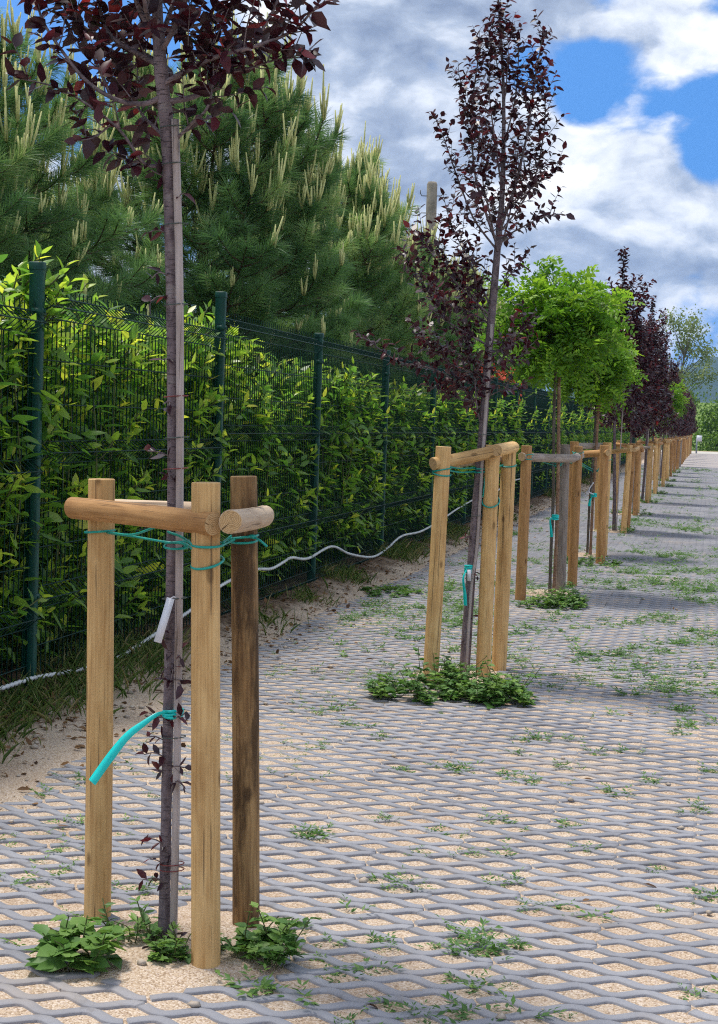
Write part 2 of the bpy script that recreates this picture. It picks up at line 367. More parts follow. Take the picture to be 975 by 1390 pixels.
# ------------------------------------------------------------------ light and sky
SUN_DIR = unit(np.array([-.66, .25, 1.95]))              # towards the sun: high, from beyond the fence
elev = math.asin(SUN_DIR[2]); az = math.atan2(SUN_DIR[0], SUN_DIR[1])
sun_data = bpy.data.lights.new('sun', 'SUN'); sun_data.energy = 1.5; sun_data.angle = R_(11.0); sun_data.color = (1, .95, .87)
sun = bpy.data.objects.new('sun', sun_data); col.objects.link(sun)
sun.rotation_euler = Vector(-SUN_DIR).to_track_quat('-Z', 'Y').to_euler()
def build_world():
    w = bpy.data.worlds.new('World'); scene.world = w; w.cycles.sampling_method = 'MANUAL'; w.cycles.sample_map_resolution = 256; w.use_nodes = True; nt = w.node_tree; nt.nodes.clear(); g = NG(nt)
    d = g.coord('Generated')
    sep = g.n('ShaderNodeSeparateXYZ', {0: d}).outputs
    zz = g.math('ADD', g.math('MULTIPLY', g.math('MAXIMUM', sep[2], 0.0), 1.6), .42)
    up = g.n('ShaderNodeVectorMath', {0: g.n('ShaderNodeCombineXYZ', {0: sep[0], 1: sep[1], 2: zz}).outputs[0]}, operation='NORMALIZE').outputs[0]
    sky = g.n('ShaderNodeTexSky', {'Vector': up}, sky_type='NISHITA', sun_disc=False, sun_elevation=elev, sun_rotation=az,
              air_density=1.0, dust_density=.4, ozone_density=2.5).outputs[0]
    sky = g.n('ShaderNodeHueSaturation', {'Saturation': 1.32, 'Value': .86, 'Color': sky}).outputs[0]
    p = g.mapv(d, (1, 1, 1.75), (.37, .11, .05))
    warp = g.n('ShaderNodeTexNoise', {'Vector': p, 'Scale': 11.0, 'Detail': 5}).outputs['Color']
    p = g.n('ShaderNodeVectorMath', {0: p, 1: g.n('ShaderNodeVectorMath', {0: warp, 'Scale': .055}, operation='SCALE').outputs[0]}, operation='ADD').outputs[0]
    def field(off):
        q = g.n('ShaderNodeVectorMath', {0: p, 1: off}, operation='ADD').outputs[0]
        a = g.noise(q, 7.5, 4, .5); b = g.noise(q, 19.0, 9, .58)
        return g.math('ADD', g.math('MULTIPLY', a, .68), g.math('MULTIPLY', b, .32)), b
    n1, b1 = field((0, 0, 0)); n2, b2 = field((-.008, .0, .030))
    def blobs(lst):
        tot = None
        for px, py, rad, amp in lst:
            c = unit(ray(px, py)); dot = g.n('ShaderNodeVectorMath', {0: d, 1: tuple(c)}, operation='DOT_PRODUCT').outputs['Value']
            s = g.math('MULTIPLY', g.smooth(dot, math.cos(rad / F_PX), 1.0), amp)
            tot = s if tot is None else g.math('ADD', tot, s)
        return tot
    dens = g.math('ADD', n1, blobs([(30, 40, 260, -.30), (190, 60, 170, -.20), (590, 95, 80, -.17), (755, 112, 85, -.16), (835, 125, 85, -.16),
                                    (945, 165, 90, -.20), (975, 225, 70, -.12), (930, 375, 50, -.10), (935, 450, 70, -.15), (690, 95, 60, -.10),
                                    (500, 170, 130, .12), (820, 230, 150, .13), (900, 60, 90, .15), (650, 20, 180, .16), (880, 330, 150, .10), (480, 40, 120, .15),
                                    (700, 300, 190, .12), (640, 200, 130, .08), (560, 260, 120, .07)]))
    cover = g.smooth(g.math('ADD', dens, .03), .40, .53)
    shade = blobs([(640, 10, 240, -.55), (480, 30, 150, -.40), (560, 245, 130, -.42), (490, 250, 110, -.3), (880, 290, 140, -.26), (770, 330, 150, -.16), (960, 330, 80, -.18),
                   (500, 140, 100, .30), (830, 190, 130, .26), (915, 80, 90, .22), (960, 400, 70, .12), (600, 150, 70, .22), (740, 240, 90, .10)])
    lit = g.math('ADD', g.math('ADD', g.math('MULTIPLY', g.math('SUBTRACT', n1, n2), 3.4), .60), g.math('MULTIPLY', shade, .48))
    lit = g.math('ADD', lit, g.math('MULTIPLY', g.math('SUBTRACT', b1, .5), .55))
    lit = g.math('ADD', lit, 0.0, clamp=True)
    K = 5.0
    cc = g.ramp(lit, [(0, (.24, .30, .43)), (.35, (.40, .47, .60)), (.7, (.74, .79, .88)), (1, (1.0, 1.0, 1.02))])
    cc = g.n('ShaderNodeVectorMath', {0: cc, 'Scale': K}, operation='SCALE').outputs[0]
    c = g.mix(cover, sky, cc)
    bg = g.n('ShaderNodeBackground', {'Color': c, 'Strength': .1})
    g.n('ShaderNodeOutputWorld', {'Surface': bg.outputs[0]})
build_world()
scene.view_settings.view_transform = 'Standard'; scene.view_settings.look = 'None'
scene.view_settings.gamma = 1.0; scene.view_settings.exposure = 1.34
scene.cycles.use_denoising = False; scene.cycles.pixel_filter_type = 'BLACKMAN_HARRIS'; scene.cycles.filter_width = 1.15; scene.cycles.sample_clamp_indirect = 4.0
scene.cycles.max_bounces = 6; scene.cycles.transparent_max_bounces = 8
scene.cycles.diffuse_bounces = 3; scene.cycles.glossy_bounces = 2; scene.cycles.transmission_bounces = 3
try:
    scene.cycles.denoiser = 'OPENIMAGEDENOISE'; scene.cycles.denoising_prefilter = 'ACCURATE'
except Exception: pass

# ------------------------------------------------------------------ ground
TREE_Y = [3.70, 8.18, 12.54, 16.55] + [20.6 + 4.32 * k for k in range(18)]
FX = -2.95                                               # fence line
def sand_edge(Y): return -2.22 - .27 * sstep(5, 9, Y) + .16 * (fbm(np.asarray(Y) * 1.3, 3.3, 5) - .5)
def gz(X, Y):
    X = np.asarray(X, float); Y = np.asarray(Y, float)
    near = 1 - sstep(60, 90, Y)
    e = sand_edge(Y)
    z = -.0066 + (fbm(X * 9, Y * 9, 2) - .5) * .004 * near
    z = z + .004 * sstep(.62, .80, fbm(X * 1.1, Y * .8, 9)) * near
    z = z + .030 * sstep(e + .30, e - .05, X) if False else z + .030 * (1 - sstep(e - .30, e + .04, X)) * near
    for Yt in TREE_Y[:12]:
        rr_ = ((X + 1.24) / .24) ** 2 + ((Y - Yt + .02) / .29) ** 2
        z = z + (.012 + .02 * (fbm(X * 14, Y * 14, 61) - .5)) * (1 - sstep(.5, 1.15, rr_))
    bank = 1 - sstep(FX - .12, FX + .38, X)
    z = z + bank * (.075 + .09 * (fbm(X * 3, Y * 2.2, 4) - .4)) * near
    z = z + 6.0 * sstep(130, 260, Y)
    return z
def build_ground():
    xs = np.unique(np.concatenate([-np.geomspace(4, 5000, 26), np.arange(-4, -3.2, .1), np.arange(-3.2, .8, .05), np.arange(.8, 4, .25), np.geomspace(4, 5000, 24)]))
    ys = np.unique(np.concatenate([[-2000, -500, -100, -20, -5, 0, 1], np.arange(1.5, 16, .06), np.arange(16, 60, .2), np.geomspace(60, 5000, 50)]))
    X, Y = np.meshgrid(xs, ys); Z = gz(X, Y)
    nx, ny = len(xs), len(ys)
    i = np.arange(ny - 1)[:, None] * nx; j = np.arange(nx - 1)[None]
    q = np.stack([i + j, i + j + 1, i + nx + j + 1, i + nx + j], -1).reshape(-1, 4)
    me = fast_mesh('ground', np.stack([X, Y, Z], -1).reshape(-1, 3), q, None, True)
    tag(link('ground', me, M['ground']), kind='structure')
build_ground()

def build_paving():
    PX_, PY_, A, H = .163, .0725, .0204, .0152
    def strips(y0, y1, x0, x1, spp, prof):
        ks = np.arange(int(y0 / PY_), int(y1 / PY_)); x = np.arange(x0, x1, PX_ / spp); BL = PX_ * 3
        if spp > 6:
            e = np.arange(math.ceil(x0 / (BL / 2)), math.floor(x1 / (BL / 2)) + 1) * BL / 2 + .02
            x = np.unique(np.concatenate([x] + [e + o for o in (-.0045, -.0022, .0022, .0045)]))
        sg = np.where(ks % 2 == 0, 1.0, -1.0)[:, None]; by = np.floor(ks[:, None] / 6.0)
        ph = x[None] * 2 * math.pi / PX_
        amp = A * (1 + .12 * (vnoise(x[None] * 3, ks[:, None] * .4, 3) - .5))
        shift = (by % 2) * BL / 2; bx = np.floor((x[None] - .02 - shift) / BL)
        rx_ = _hash(bx, by, 3); ry_ = _hash(bx, by, 8); rz_ = _hash(bx, by, 15)
        yc = ks[:, None] * PY_ + sg * amp * np.cos(ph) + (rx_ - .5) * .006
        sl = -sg * A * 2 * math.pi / PX_ * np.sin(ph)
        ln = np.sqrt(1 + sl * sl); nxv = -sl / ln; nyv = 1 / ln
        u = (x[None] - .02 - shift) / BL - bx; vv = (ks[:, None] % 6) / 6.0
        tilt = (fbm(x[None] * .9, ks[:, None] * PY_ * .9, 21, 3) - .5) * .003 + (ry_ - .5) * .0025 + (u - .5) * (rx_ - .5) * .004 + (vv - .5) * (rz_ - .5) * .003
        if spp > 6: tilt = tilt - .02 * (np.minimum(u, 1 - u) * BL < .003)
        for Yt in TREE_Y[:12]: tilt = tilt - .06 * ((((x[None] + 1.24) / .25) ** 2 + ((yc - Yt + .02) / .30) ** 2 + .5 * (vnoise(x[None] * 9, ks[:, None] * .7, 55) - .5)) < 1)
        tint = .65 * rz_ + .35 * _hash(ks[:, None] + 0 * x[None], np.floor(x[None] / .06), 4)
        wid = 1 + .16 * (vnoise(x[None] * 28, ks[:, None] * 5.3, 31) - .5) + .10 * (vnoise(x[None] * 90, ks[:, None] * 9.1, 37) - .5)
        V = []; T = []
        for o, z in prof:
            V.append(np.stack([x[None] + nxv * o * wid, yc + nyv * o * wid, tilt + z], -1)); T.append(tint)
        np_ = len(prof); V = np.stack(V, 2); T = np.stack(T, 2)       # strip, sample, profile
        nk, ns = len(ks), len(x)
        a = (np.arange(nk) * ns * np_)[:, None, None] + (np.arange(ns - 1) * np_)[None, :, None] + np.arange(np_ - 1)[None, None]
        q = np.stack([a, a + np_, a + np_ + 1, a + 1], -1).reshape(-1, 4)
        return V.reshape(-1, 3), q, T.reshape(-1)
    fullp = [(-H, -.024), (-H, -.002), (-H + .002, 0), (H - .002, 0), (H, -.002), (H, -.024)]
    lite = [(-H, -.02), (-H + .002, 0), (H - .002, 0), (H, -.02)]
    a = strips(1.4, 15, -2.75, 3.0, 9, fullp); b = strips(15, 60, -2.75, 3.0, 6, lite)
    V = np.concatenate([a[0], b[0]]); q = np.concatenate([a[1], b[1] + len(a[0])]); T = np.concatenate([a[2], b[2]])
    me = fast_mesh('paving', V, q, None, False, {'tint': T})
    tag(link('paving', me, M['paver']), kind='structure')
    mb = MB()
    def sheet(x0, x1, y0, y1, z): mb.add([(x0, y0, z), (x1, y0, z), (x1, y1, z), (x0, y1, z)], [(0, 1, 2, 3)])
    sheet(-2.6, 3.0, 60, 96, -.002); sheet(3.0, 30, -20, 96, -.004)
    tag(mb.build('far_paving', M['far_paver']), kind='structure')
    mb = MB(); mb.box((13, 101, -.02), (34, 9.6, .05))
    tag(mb.build('road', M['road']), kind='structure')
build_paving()

def build_hills():
    xs = np.linspace(-3400, 2600, 240); rows = 26
    pk = at_y(966, 484, 2900)
    prof = 150 * np.exp(-((xs - pk[0]) / 95) ** 2) + 120 * np.exp(-((xs - pk[0] - 260) / 200) ** 2) * .8 + 45 * np.exp(-((xs - pk[0] + 300) / 220) ** 2) \
        + 40 + 50 * fbm(xs / 300., 1.0, 3)
    scale = pk[2] / np.interp(pk[0], xs, prof); prof = prof * scale
    V = []
    for r in range(rows):
        t = r / (rows - 1); Y = 2300 + 1200 * t
        hgt = prof * np.sin(min(1.0, t * 2) * math.pi / 2) * (1 if t <= .5 else 1 - .6 * (t - .5)) - 3
        hgt = hgt + 16 * (fbm(xs / 60., Y / 60., 8) - .5) * min(1, t * 4)
        V.append(np.stack([xs, np.full_like(xs, Y), hgt], -1))
    V = np.concatenate(V); n = len(xs)
    i = np.arange(rows - 1)[:, None] * n; j = np.arange(n - 1)[None]
    q = np.stack([i + j, i + j + 1, i + n + j + 1, i + n + j], -1).reshape(-1, 4)
    tag(link('hills', fast_mesh('hills', V, q, None, True), M['hill']), kind='structure')
build_hills()

# ------------------------------------------------------------------ fence
POST_Y = [3.93] + [6.45, 9.10, 11.55, 14.1, 16.65] + [16.65 + 2.48 * k for k in range(1, 20)]
def post_top(i): return {0: 1.88, 1: 2.0, 2: 2.10}.get(i, 2.0)
def panel_top(i): return {0: 1.82, 1: 1.90}.get(i, 1.985)
def panel_mesh(w):
    """welded wire panel, local: y along the fence 0..w, z from 0 (top) downwards, folds towards the road (+x)"""
    mb = MB(); folds = [-.09, -.75, -1.41, -1.86]; zb = -1.93
    zs = [(0.0, 0.0)]
    for f in folds: zs += [(f + .05, 0.0), (f, .058), (f - .05, 0.0)]
    zs.append((zb, 0.0))
    n = int(round(w / .05))
    for k in range(n + 1):
        y = w * k / n
        mb.tube([(x, y, z) for z, x in zs], .0032, 4, False)
    hz = []
    for f in folds: hz += [(f + .05, 0.004), (f, .062), (f - .05, .004)]
    hz += [(-.33, .004), (-.53, .004), (-.98, .004), (-1.18, .004), (-1.63, .004)]
    for z, x in hz: mb.tube([(x, 0, z), (x, w, z)], .0034, 4, False)
    return mb
def build_fence():
    f = thing('mesh_fence', 'dark green welded wire mesh fence with box posts running beside the paving', 'fence', (FX, POST_Y[1], 0))
    f_inv = Vector((FX, POST_Y[1], 0))
    pm = None; cm = None
    for i, y in enumerate(POST_Y):
        top = post_top(i)
        mb = MB(); b = .0025
        ring = [(-.03 + b, -.02), (.03 - b, -.02), (.03, -.02 + b), (.03, .02 - b), (.03 - b, .02), (-.03 + b, .02), (-.03, .02 - b), (-.03, -.02 + b)]
        V = [(x, yy, -.2) for x, yy in ring] + [(x, yy, top - .02) for x, yy in ring]
        mb.add(V, [(k, (k + 1) % 8, 8 + (k + 1) % 8, 8 + k) for k in range(8)])
        p = mb.build('post', M['green_paint'], f); p.location = Vector((FX, y, 0)) - f_inv
        mb = MB()
        rb = [(x * 1.10, yy * 1.14) for x, yy in ring]; rt = [(x * 1.0, yy * 1.0) for x, yy in ring]
        V = [(x, yy, top - .034) for x, yy in rb] + [(x, yy, top - .006) for x, yy in rb] + [(x, yy, top) for x, yy in rt] + [(0, 0, top + .001)]
        q = [(a * 8 + k, a * 8 + (k + 1) % 8, a * 8 + 8 + (k + 1) % 8, a * 8 + 8 + k) for a in (0, 1) for k in range(8)]
        mb.add(V, q, [(16 + k, 16 + (k + 1) % 8, 24) for k in range(8)])
        mb.build('post_cap', M['green_paint'], p)
        if i < 8:
            for zc in (top - .22, top - .86, top - 1.5):
                mb = MB(); mb.box((.012, -.0235, zc), (.05, .006, .03)); mb.box((.033, 0, zc), (.006, .046, .03)); mb.tube([(.035, 0, zc), (.043, 0, zc)], .006, 6)
                mb.build('clip', M['green_paint'], p)
    cache = {}
    for i in range(len(POST_Y) - 1):
        w = POST_Y[i + 1] - POST_Y[i] - .05; key = round(w, 2)
        if key not in cache:
            o = panel_mesh(w).build('wire_panel', M['wire_paint'], f); cache[key] = o.data
        else: o = link('wire_panel', cache[key], None, f)
        o.location = Vector((FX, POST_Y[i] + .025, panel_top(i))) - f_inv
build_fence()

# white corrugated hose along the fence foot
def build_hose():
    px = [(-60, 952), (0, 935), (40, 922), (70, 916), (112, 908), (160, 893), (215, 858), (262, 826), (300, 795), (345, 774), (368, 772), (385, 763), (396, 757), (418, 758), (450, 742), (475, 752), (505, 756), (525, 745), (545, 728), (572, 721), (600, 705), (622, 690), (648, 676), (668, 672), (690, 655), (715, 648)]
    P = spline([at_x(x, y, FX + (.085 if i < 9 else .055) + .010 * math.sin(i * 1.7)) for i, (x, y) in enumerate(px)], 14)
    # resample evenly and rib it
    d = np.concatenate([[0], np.cumsum(np.linalg.norm(np.diff(P, axis=0), axis=1))])
    n = int(d[-1] / .011); t = np.linspace(0, d[-1], n)
    Q = np.stack([np.interp(t, d, P[:, k]) for k in range(3)], -1)
    r = .0092 + .0020 * np.where(np.arange(n) % 4 < 2, 1, -1)
    mb = MB(); mb.tube(Q, r, 8)
    tag(mb.build('drain_hose', M['hose'], smooth=True), 'white ribbed hose snaking along the foot of the green fence', 'hose')
build_hose()

# ------------------------------------------------------------------ stakes, rails, ties
def quat_to(d): return Vector((0, 0, 1)).rotation_difference(Vector(d))
def log_mesh(L, r0, r1, n=18, bevel=.0022, wob=.004, flat=False):
    mb = MB(); zs = [0, bevel] + list(np.linspace(.12, .88, 7) * L) + [L - bevel, L]
    ang = np.arange(n) / n * 2 * math.pi; ph = random.random() * 6
    V = []
    for k, z in enumerate(zs):
        r = r0 + (r1 - r0) * z / L
        if k in (0, len(zs) - 1): r -= bevel * .9
        rr = r * (1 + .025 * np.sin(ang * 2 + ph) + .015 * np.sin(ang * 3 + z * 5 + ph))
        x = rr * np.cos(ang); y = rr * np.sin(ang)
        if flat: y = np.minimum(y, r * .25)
        V.append(np.stack([x + wob * math.sin(z * 2.2 / L + ph), y + wob * math.cos(z * 2.0 / L + ph), np.full(n, z)], -1))
    V = np.concatenate(V); k = len(zs)
    i = np.arange(k - 1)[:, None] * n; j = np.arange(n)[None]; j2 = (j + 1) % n
    q = np.stack([i + j, i + j2, i + n + j2, i + n + j], -1).reshape(-1, 4)
    a = len(V); V = np.concatenate([V, [V[:n].mean(0)], [V[(k - 1) * n:k * n].mean(0)]])
    t = [(a, (jj + 1) % n, jj) for jj in range(n)] + [(a + 1, (k - 1) * n + jj, (k - 1) * n + (jj + 1) % n) for jj in range(n)]
    mb.add(V, q, t)
    me = fast_mesh('log', V, q, t, True)
    mi = np.zeros(len(q) + len(t), np.int32); mi[len(q):] = 1; me.polygons.foreach_set('material_index', mi)
    me.set_sharp_from_angle(angle=R_(38)) if hasattr(me, 'set_sharp_from_angle') else None
    return me
def log_between(name, a, b, r0, r1, mat, parent, n=18, roll=None, label=None, flat=False):
    a = Vector(a); b = Vector(b); me = log_mesh((b - a).length, r0, r1, n, flat=flat); me.name = name
    me.materials.append(mat); me.materials.append(M['end_dark'] if mat is M['wood_stained'] else M['end_grain']); o = link(name, me, mat, parent); o.rotation_mode = 'QUATERNION'
    q = quat_to(b - a) @ Quaternion((0, 0, 1), random.random() * 6.28 if roll is None else roll)
    o.rotation_quaternion = q; o.location = a - Vector(parent.location)
    if label: o['label'] = label
    return o
ORD = ['first', 'second', 'third', 'fourth', 'fifth', 'sixth', 'seventh', 'eighth', 'ninth', 'tenth', 'eleventh', 'twelfth', 'thirteenth', 'fourteenth', 'fifteenth',
       'sixteenth', 'seventeenth', 'eighteenth', 'nineteenth', 'twentieth', 'twenty-first', 'twenty-second']
GROUP_S = 'wooden stake frames around the row of young trees'

def support(i, L, C, Rr, zt, rails, mats, lab, r=.0345):
    base = ((L[0] + C[0] + Rr[0]) / 3, (L[1] + C[1] + Rr[1]) / 3, 0)
    s = thing('tree_support', lab, 'tree support', base, GROUP_S)
    for k, ((bx, by, tx, ty), z, mt) in enumerate(zip((L, C, Rr), zt, mats)):
        lb = 'dark brown stained stake' if mt is M['wood_stained'] else ('grey weathered stake' if mt is M['wood_grey'] else None)
        log_between('stake', (bx, by, -.15), (tx, ty, z), r * 1.03, r, mt, s, 20, label=lb)
    for a, b, rr, mt in rails:
        log_between('rail', a, b, rr, rr, mt, s, 16)
    return s
def top_at(px, py, Y): p = at_y(px, py, Y); return p
# first frame
L1 = (-1.534, 3.83, -1.561, 3.83); C1 = (-1.138, 3.56, -1.174, 3.56); R1 = (-1.128, 3.87, -1.182, 3.87)
support(0, L1, C1, R1, (1.17, 1.186, 1.192),
        [(at_y(100, 690, 3.80), at_y(288, 713, 3.515), .029, M['wood_orange']),
         (at_y(117, 688, 3.90), at_y(268, 690, 3.96), .020, M['wood_pale']),
         (at_y(304, 707, 3.50) + np.array([0.02, 0, 0]), at_y(352, 699, 3.98) + np.array([.01, 0, 0]), .029, M['wood_pale'])],
        (M['wood'], M['wood'], M['wood_stained']), 'pale wooden stake frame nearest the camera, with one dark brown stake')
L2 = (-1.365, 7.9, -1.331, 7.9); C2 = (-1.115, 8.17, -1.115, 8.17); R2 = (-1.075, 8.46, -1.07, 8.46)
support(1, L2, C2, R2, (1.226, 1.24, 1.245),
        [(at_y(588, 629, 7.86), at_y(668, 613, 8.14), .034, M['wood']), (at_y(668, 613, 8.10) + np.array([.02, 0, .01]), at_y(697, 608, 8.5), .033, M['wood']),
         (at_y(605, 632, 7.96), at_y(685, 622, 8.5), .022, M['wood_pale'])],
        (M['wood'], M['wood'], M['wood']), 'honey coloured stake frame around the second plum tree, standing in a weed patch', .040)
L3 = (-1.363, 11.9, -1.367, 11.9); C3 = (-1.131, 12.75, -1.145, 12.75); R3 = (-1.075, 13.2, -1.075, 13.2)
support(2, L3, C3, R3, (1.194, 1.205, 1.19),
        [(at_y(709, 620, 11.85), at_y(778, 622, 12.70), .034, M['wood_grey']), (at_y(776, 622, 12.74), at_y(788, 618, 13.4), .032, M['wood_grey'])],
        (M['wood_orange'], M['wood_grey'], M['wood_orange']), 'stake frame with a grey weathered front rail around the nearer bright green tree', .042)
L4 = (-1.36, 16.2, -1.36, 16.2); C4 = (-1.0, 15.55, -1.013, 15.55); R4 = (-1.05, 16.6, -1.05, 16.6)
support(3, L4, C4, R4, (1.2, 1.18, 1.2),
        [(at_y(781, 617, 15.9), at_y(826, 614, 15.5), .036, M['wood_orange']), (at_y(776, 605, 16.3), at_y(822, 606, 16.7), .034, M['wood_grey'])],
        (M['wood_orange'], M['wood_orange'], M['wood']), 'stake frame with a grey rear rail around the farther bright green tree', .046)
for i in range(4, len(TREE_Y)):
    Y = TREE_Y[i]; jx = lambda s=.03: random.uniform(-s, s)
    L = (-1.40 + jx(), Y + .05 + jx(), 0, 0); C = (-1.045 + jx(), Y - .33 + jx(), 0, 0); Rr = (-1.05 + jx(), Y + .42 + jx(), 0, 0)
    L, C, Rr = [(a, b, a + jx(.035), b + jx(.02)) for a, b, _, _ in (L, C, Rr)]
    zt = [1.13 + jx(.05) for _ in range(3)]
    pick = lambda: random.choice([M['wood_orange']] * 4 + [M['wood']] * 3 + [M['wood_pale'], M['wood_grey']])
    a = np.array([L[2], L[3], zt[0] - .07]); b = np.array([C[2], C[3], zt[1] - .07]); c = np.array([Rr[2], Rr[3], zt[2] - .08])
    ab = unit(b - a); bc = unit(c - b); ac = unit(c - a)
    off = np.array([0, -.06, 0]); offr = np.array([.06, 0, .01])
    support(i, L, C, Rr, zt, [(a - ab * .08 + off, b + ab * .04 + off, .028, pick()), (b - bc * .06 + offr, c + bc * .08 + offr, .028, pick()), (a - ac * .07 + np.array([0, .06, -.01]), c + ac * .07 + np.array([0, .06, 0]), .026, pick())],
            (pick(), pick(), pick()), 'wooden stake frame of the %s tree along the row, counted from the front' % ORD[i], .038)

def cord(name, pts, r, mat, label, cat, group=None, loops=()):
    mb = MB(); mb.tube(spline(pts, 5), r, 6)
    for c, rad, tl in loops:
        ang = np.linspace(0, 2 * math.pi, 25); tl = np.asarray(tl, float)
        mb.tube([np.array(c) + np.array([math.cos(a) * rad, math.sin(a) * rad, tl[0] * math.cos(a) + tl[1] * math.sin(a)]) for a in ang], r, 6, False)
    return tag(mb.build(name, mat, smooth=True), label, cat, group)
G_T = 'turquoise ties on the trees and stakes'
def on_axis(S, z, zt):                                   # stake axis at height z
    t = (z + .15) / (zt + .15); return np.array([S[0] + (S[2] - S[0]) * t, S[1] + (S[3] - S[1]) * t, z])
T1 = at_y(236, 735, 3.70)
l = on_axis(L1, at_y(130, 722, 3.80)[2], 1.17); c = on_axis(C1, at_y(281, 741, 3.52)[2], 1.186); rr = on_axis(R1, at_y(325, 733, 3.86)[2], 1.19)
c2 = on_axis(C1, at_y(281, 766, 3.52)[2], 1.186)
mb = MB()
def strand(*pts): mb.tube(spline(pts, 6), .0032, 6)
def loop(c, rad, tx=0., ty=0., a0=0, a1=2 * math.pi): mb.tube([np.array(c) + np.array([math.cos(a) * rad, math.sin(a) * rad, tx * math.cos(a) + ty * math.sin(a)]) for a in np.linspace(a0, a1, 26)], .0032, 6)
rS = .0385
loop(l, rS, .004, .0); loop(c, rS, .0, .004); loop(c2, rS, .006, .012); loop(rr, rS, 0, .006); loop(rr + np.array([0, 0, .008]), rS + .001, .006, 0)
loop(T1 + np.array([.008, 0, 0]), .030, .003, .0); loop(T1 + np.array([.008, 0, -.012]), .031, .0, .004)
strand(l + np.array([.03, -.024, 0]), (l + T1) / 2 + np.array([0, -.03, .006]), at_y(210, 716, 3.68))
strand(l + np.array([.03, -.02, -.002]), at_y(180, 728, 3.76), T1 + np.array([-.022, -.02, 0]), at_y(250, 738, 3.66), c + np.array([-.03, -.024, -.01]))
strand(at_y(228, 722, 3.67), at_y(245, 728, 3.64), c + np.array([-.03, -.024, 0]))
strand(T1 + np.array([.03, -.012, -.01]), at_y(262, 742, 3.62), c + np.array([-.034, -.015, -.012]))
strand(c + np.array([.034, .015, 0]), rr + np.array([-.01, -.04, .003])); strand(c + np.array([.036, .01, .006]), rr + np.array([-.02, -.038, .012]))
kn = at_y(343, 729, 3.85); strand(rr + np.array([.02, -.036, .01]), kn, at_y(352, 733, 3.84), at_y(363, 742, 3.84))
mb.tube([kn + np.array([-.008, 0, 0]), kn + np.array([.0, -.006, .002]), kn + np.array([.008, 0, 0])], .006, 6)
tag(mb.build('tie_cord', M['cord'], smooth=True), 'turquoise cord wound round the nearest stakes and trunk under the front rail', 'cord', G_T)

def ribbon_obj(name, pts, w, label, twist=0.0):
    P = spline(pts, 8); n = len(P); T = unit(np.gradient(P, axis=0)); V = []
    for k in range(n):
        s = unit(np.cross(T[k], np.array([.45 + twist * k / n, 1.0, .2])))
        ww = w * (.22 + .78 * min(1, k / (n * .75)))
        f = np.cross(T[k], s); f = f if f[1] < 0 else -f; cr_ = f * ww * .05 * math.sin(k * .5)
        for a_, b_ in ((-.5, 0), (-.12, 1), (.5, 0)):
            p_ = P[k] + s * a_ * ww + cr_ * b_; V += [p_, p_ + f * -.0009]
    q = []
    for k in range(n - 1):
        a = k * 6; b = a + 6
        for c in (0, 2): q += [(a + c, a + c + 2, b + c + 2, b + c), (a + c + 1, b + c + 1, b + c + 3, a + c + 3)]
        q += [(a, b, b + 1, a + 1), (a + 4, a + 5, b + 5, b + 4)]
    mb = MB(); mb.add(V, q); return mb
mb = ribbon_obj('r', [at_y(228, 966, 3.66), at_y(213, 970, 3.64), at_y(195, 982, 3.62), at_y(172, 1000, 3.60), at_y(148, 1030, 3.59), at_y(125, 1062, 3.58)], .024, '')
t0 = at_y(232, 967, 3.70)
for k in range(3): mb.tube([t0 + np.array([math.cos(a) * .024 + .006, math.sin(a) * .024, .004 * math.sin(a + k) + .005 * (k - 1)]) for a in np.linspace(0, 6.3, 22)], .0045, 5, False)
tag(mb.build('flagging_tape', M['ribbon'], smooth=False), 'bright turquoise tape blowing sideways from the nearest trunk', 'ribbon', G_T)
# white plant tag
mb = MB(); a = np.array(at_y(232, 812, 3.655)); b = np.array(at_y(214, 872, 3.63)); d = unit(b - a); sd = unit(np.cross(d, [0.2, 1, 0]))
nn = np.cross(d, sd); Lg = np.linalg.norm(b - a)
mb.box((a + b) / 2, (.0215, .0015, Lg), np.stack([sd, nn, d], -1))
mb.tube([a, at_y(236, 810, 3.66), at_y(240, 812, 3.68)], .0016, 5)
tag(mb.build('plant_tag', M['white_plastic']), 'blank white plastic plant tag dangling from the nearest trunk', 'tag')

# ties on the other nearby trees
def tie_set(L, C, Rr, T, zl, zc, zt, lab, r=.0042, rs=.045, low=True):
    mb = MB()
    def lp(c, rad, tx=0, ty=0): mb.tube([np.array(c) + np.array([math.cos(a) * rad, math.sin(a) * rad, tx * math.cos(a) + ty * math.sin(a)]) for a in np.linspace(0, 6.284, 22)], r, 5, False)
    l = np.array([L[2] * .8 + L[0] * .2, L[3], zl]); c = np.array([C[2] * .8 + C[0] * .2, C[3], zc]); rr = np.array([Rr[2], Rr[3], zc + .02]); t = np.array(T)
    lp(l, rs, .01, .0); lp(l + np.array([0, 0, -.02]), rs, -.006, .008); lp(rr, rs, .0, .01); lp(t, .03, .004, .004); lp(t + np.array([0, 0, .014]), .03)
    if low: lp(c + np.array([0, 0, -.17]), rs, .0, .03)
    for k in (0, .02):
        mb.tube(spline([l + np.array([.03, -.03, k]), (l + t) / 2 + np.array([0, -.02, -.008 + k]), t + np.array([-.02, -.02, k])], 5), r, 5)
    mb.tube(spline([t + np.array([.02, -.02, 0]), (t + c) / 2 + np.array([0, -.02, -.02]), c + np.array([-.04, -.02, -.05 if not low else -.15])], 5), r, 5)
    mb.tube(spline([t + np.array([.02, 0, 0]), rr + np.array([-.02, -.03, 0])], 5), r, 5)
    tag(mb.build('tie_cord', M['cord'], smooth=True), lab, 'cord', G_T)
tie_set(L2, C2, R2, at_y(652, 640, 8.18), .985 + .12, 1.11, 1.15, 'turquoise cord looped round the stakes of the second plum tree', rs=.046)
